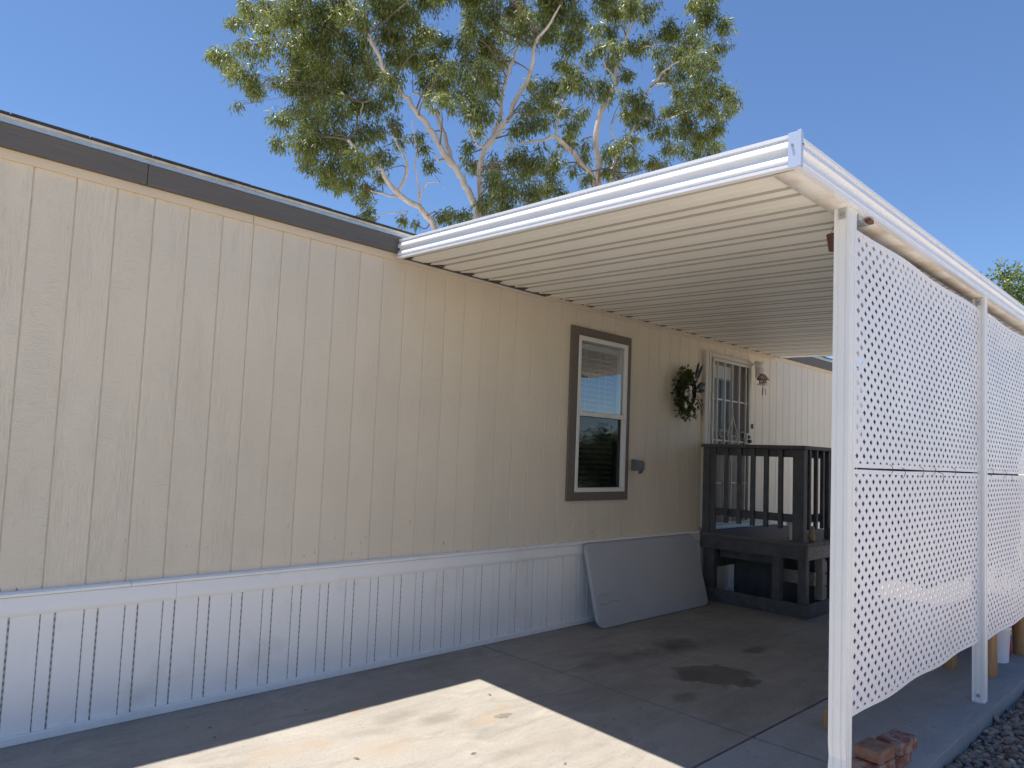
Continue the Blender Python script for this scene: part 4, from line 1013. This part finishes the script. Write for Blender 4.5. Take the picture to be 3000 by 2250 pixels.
right_cl = [(1500,70,45),(1480,190,40),(1530,140,55),(1420,350,50),(1480,330,45),(1500,280,45),(1460,260,36),(1540,330,40),(1440,430,32),(1500,510,42),(1480,570,42),(1480,450,34),(1530,450,34),(1550,590,26),(1540,630,26),(1440,640,36),(1500,670,26),(1450,770,36),(1560,710,28),
(1600,340,45),(1640,390,34),(1570,230,36),(1600,190,30),(1600,110,26),(1620,50,34),(1690,40,55),(1660,120,40),(1740,20,45),(1790,40,45),(1670,190,40),(1650,260,34),(1740,200,40),(1720,300,34),(1780,170,34),(1870,120,45),(1920,130,45),(1860,200,36),(1920,220,55),(1850,290,45),(1930,290,55),(1990,160,45),(2000,230,55),(2000,300,45),(2000,60,45),(2050,50,45),(2100,100,38),(2090,190,38),(2060,250,34),(1980,20,36),(2040,340,45),(2080,370,52),(2110,430,45),(2140,405,26),(2040,420,52),(1980,380,45),(1930,370,36),(1930,440,42),(1880,440,32),(1960,470,42),(2050,500,45),(2080,570,36),(2010,560,45),(1950,530,42),(1880,510,34),(1870,580,32),(1940,600,36),(2020,610,45),(1840,540,24),(1740,390,42),(1780,430,42),(1720,440,34),(1800,480,36),(1730,490,36),(1740,570,34),(1720,630,40),(1660,600,32),(1630,620,32),(1680,680,36),(1740,660,26),(1820,650,34),(1860,665,26),(1640,690,26)]
for i in range(36):
    right_cl.append((rng.uniform(1480, 2060), rng.uniform(-380, 0), rng.uniform(40, 65)))
right_br = [([(1590,750),(1530,650),(1480,590),(1430,545),(1380,560),(1290,570)], .15, .035, -.8), ([(1600,745),(1595,540),(1625,420),(1670,320),(1690,230),(1740,60),(1760,-60)], .14, .04, .4), ([(1640,735),(1690,600),(1760,460),(1810,350),(1870,335)], .09, .03, .8),
([(1430,545),(1440,470),(1470,400)], .05, .02, -.4), ([(1625,420),(1590,400),(1560,360)], .035, .015, .3), ([(1690,230),(1760,190),(1830,180),(1870,150)], .04, .015, .5), ([(1810,350),(1860,290),(1950,230),(2010,150),(2030,60)], .04, .015, .6), ([(1870,580),(1890,550),(1950,550),(2020,540)], .015, .02, .2),
([(1690,600),(1650,500),(1700,440),(1720,435)], .03, .012, .3), ([(1760,460),(1850,480),(1950,450),(2050,420)], .04, .012, .6), ([(1670,320),(1620,250),(1600,180)], .035, .012, -.3), ([(1740,60),(1720,20),(1660,-60)], .05, .02, .2)]
LR = o8(1085, 960, DEP); LR.z = -.11; RRt = o8(1615, 900, DEP); RRt.z = -.11
eucalyptus('large pale trunked eucalyptus tree behind the house, left of the pair', DEP, left_br, left_cl, [(1340,780,34),(1380,740,22),(1260,570,22),(1240,600,16),(1300,810,20)], LR)
eucalyptus('narrower pale trunked eucalyptus tree behind the carport roof, right of the pair', DEP, right_br, right_cl, [(1425,410,14)], RRt)

def round_tree(name, label, base, h, crown, per, leaf, wid, mat, trunk_r, bark, sprays=16, group=None):
    base = Vector(base); t = empty(name, base, label, 'tree' if name != 'dark_shrub' else 'shrub', group)
    b = MB(); cl = []
    b.tube([base, base + Vector((.05, .03, h * .35)), base + Vector((0, .1, h * .7))], [trunk_r, trunk_r * .8, trunk_r * .4], 9)
    for (dx, dy, dz, r) in crown:
        c = base + Vector((dx, dy, dz)); cl.append((c, r)); b.tube([base + Vector((0, 0, h * .35)), base + Vector((dx * .4, dy * .4, h * .35 + (dz - h * .35) * .5)), c], [trunk_r * .5, trunk_r * .3, trunk_r * .1], 6)
    b.build('trunk', bark, t, smooth=True)
    link('crown', leaf_mesh('crown', *leaf_quads(*drooping(cl, per, leaf, wid, .25, sprays))), mat, t); return t
c0 = ray(2965, 900, 17.5)
crown = [(0, 0, c0.z, .85), (-.25, .25, c0.z + .55, .6), (.1, -.2, c0.z + .75, .45), (-.45, .1, c0.z + .1, .6), (-.2, 0.5, c0.z + .25, .45), (-.05, .05, c0.z + 1.05, .30)] + [(rng.uniform(-1.3, 1.5), rng.uniform(-1.8, 0.2), c0.z + rng.uniform(-1.7, .15), rng.uniform(.55, .8)) for i in range(16)]
round_tree('ash_tree', 'bright green leafy tree beyond the far end of the carport', (c0.x, c0.y, -.11), c0.z, crown, 420, .10, .045, 'ash_leaf', .12, 'dark_trunk')
round_tree('dark_shrub', 'low dark shrub on the ground beyond the log bench', (9.6, -2.75, -.02), .7, [(rng.uniform(-.3, .3), rng.uniform(-.45, .45), rng.uniform(.2, .75), .3) for i in range(8)], 500, .05, .022, 'bush_leaf', .03, 'dark_trunk')
# across the yard, reflected in the window
fence = empty('block_fence', (6, -15.1, -.115), 'tan block wall along the far side of the yard', 'wall')
for i in range(8): bxo('wall_panel', 'block_fence', fence, -16 + i * 6.0, -10.04 + i * 6.0, -15.2, -15.0, -.114, 1.55, .01)
for i in range(9): bxo('pilaster', 'block_fence', fence, -16.2 + i * 6.0, -15.8 + i * 6.0, -15.25, -14.95, -.1145, 1.68, .01)
for i in range(5): bxo('wall_panel', 'block_fence', fence, 31.0, 31.2, -14.9 + i * 6.0, -8.94 + i * 6.0, -.114, 1.55, .01)
round_tree('shade_tree', 'dark round shade tree across the yard in front of the block wall', (19.6, -11.8, -.115), 2.4, [(rng.normal(0, .75), rng.normal(0, .75), rng.uniform(.8, 2.3), rng.uniform(.5, .75)) for i in range(26)], 460, .10, .05, 'bush_leaf', .14, 'dark_trunk')
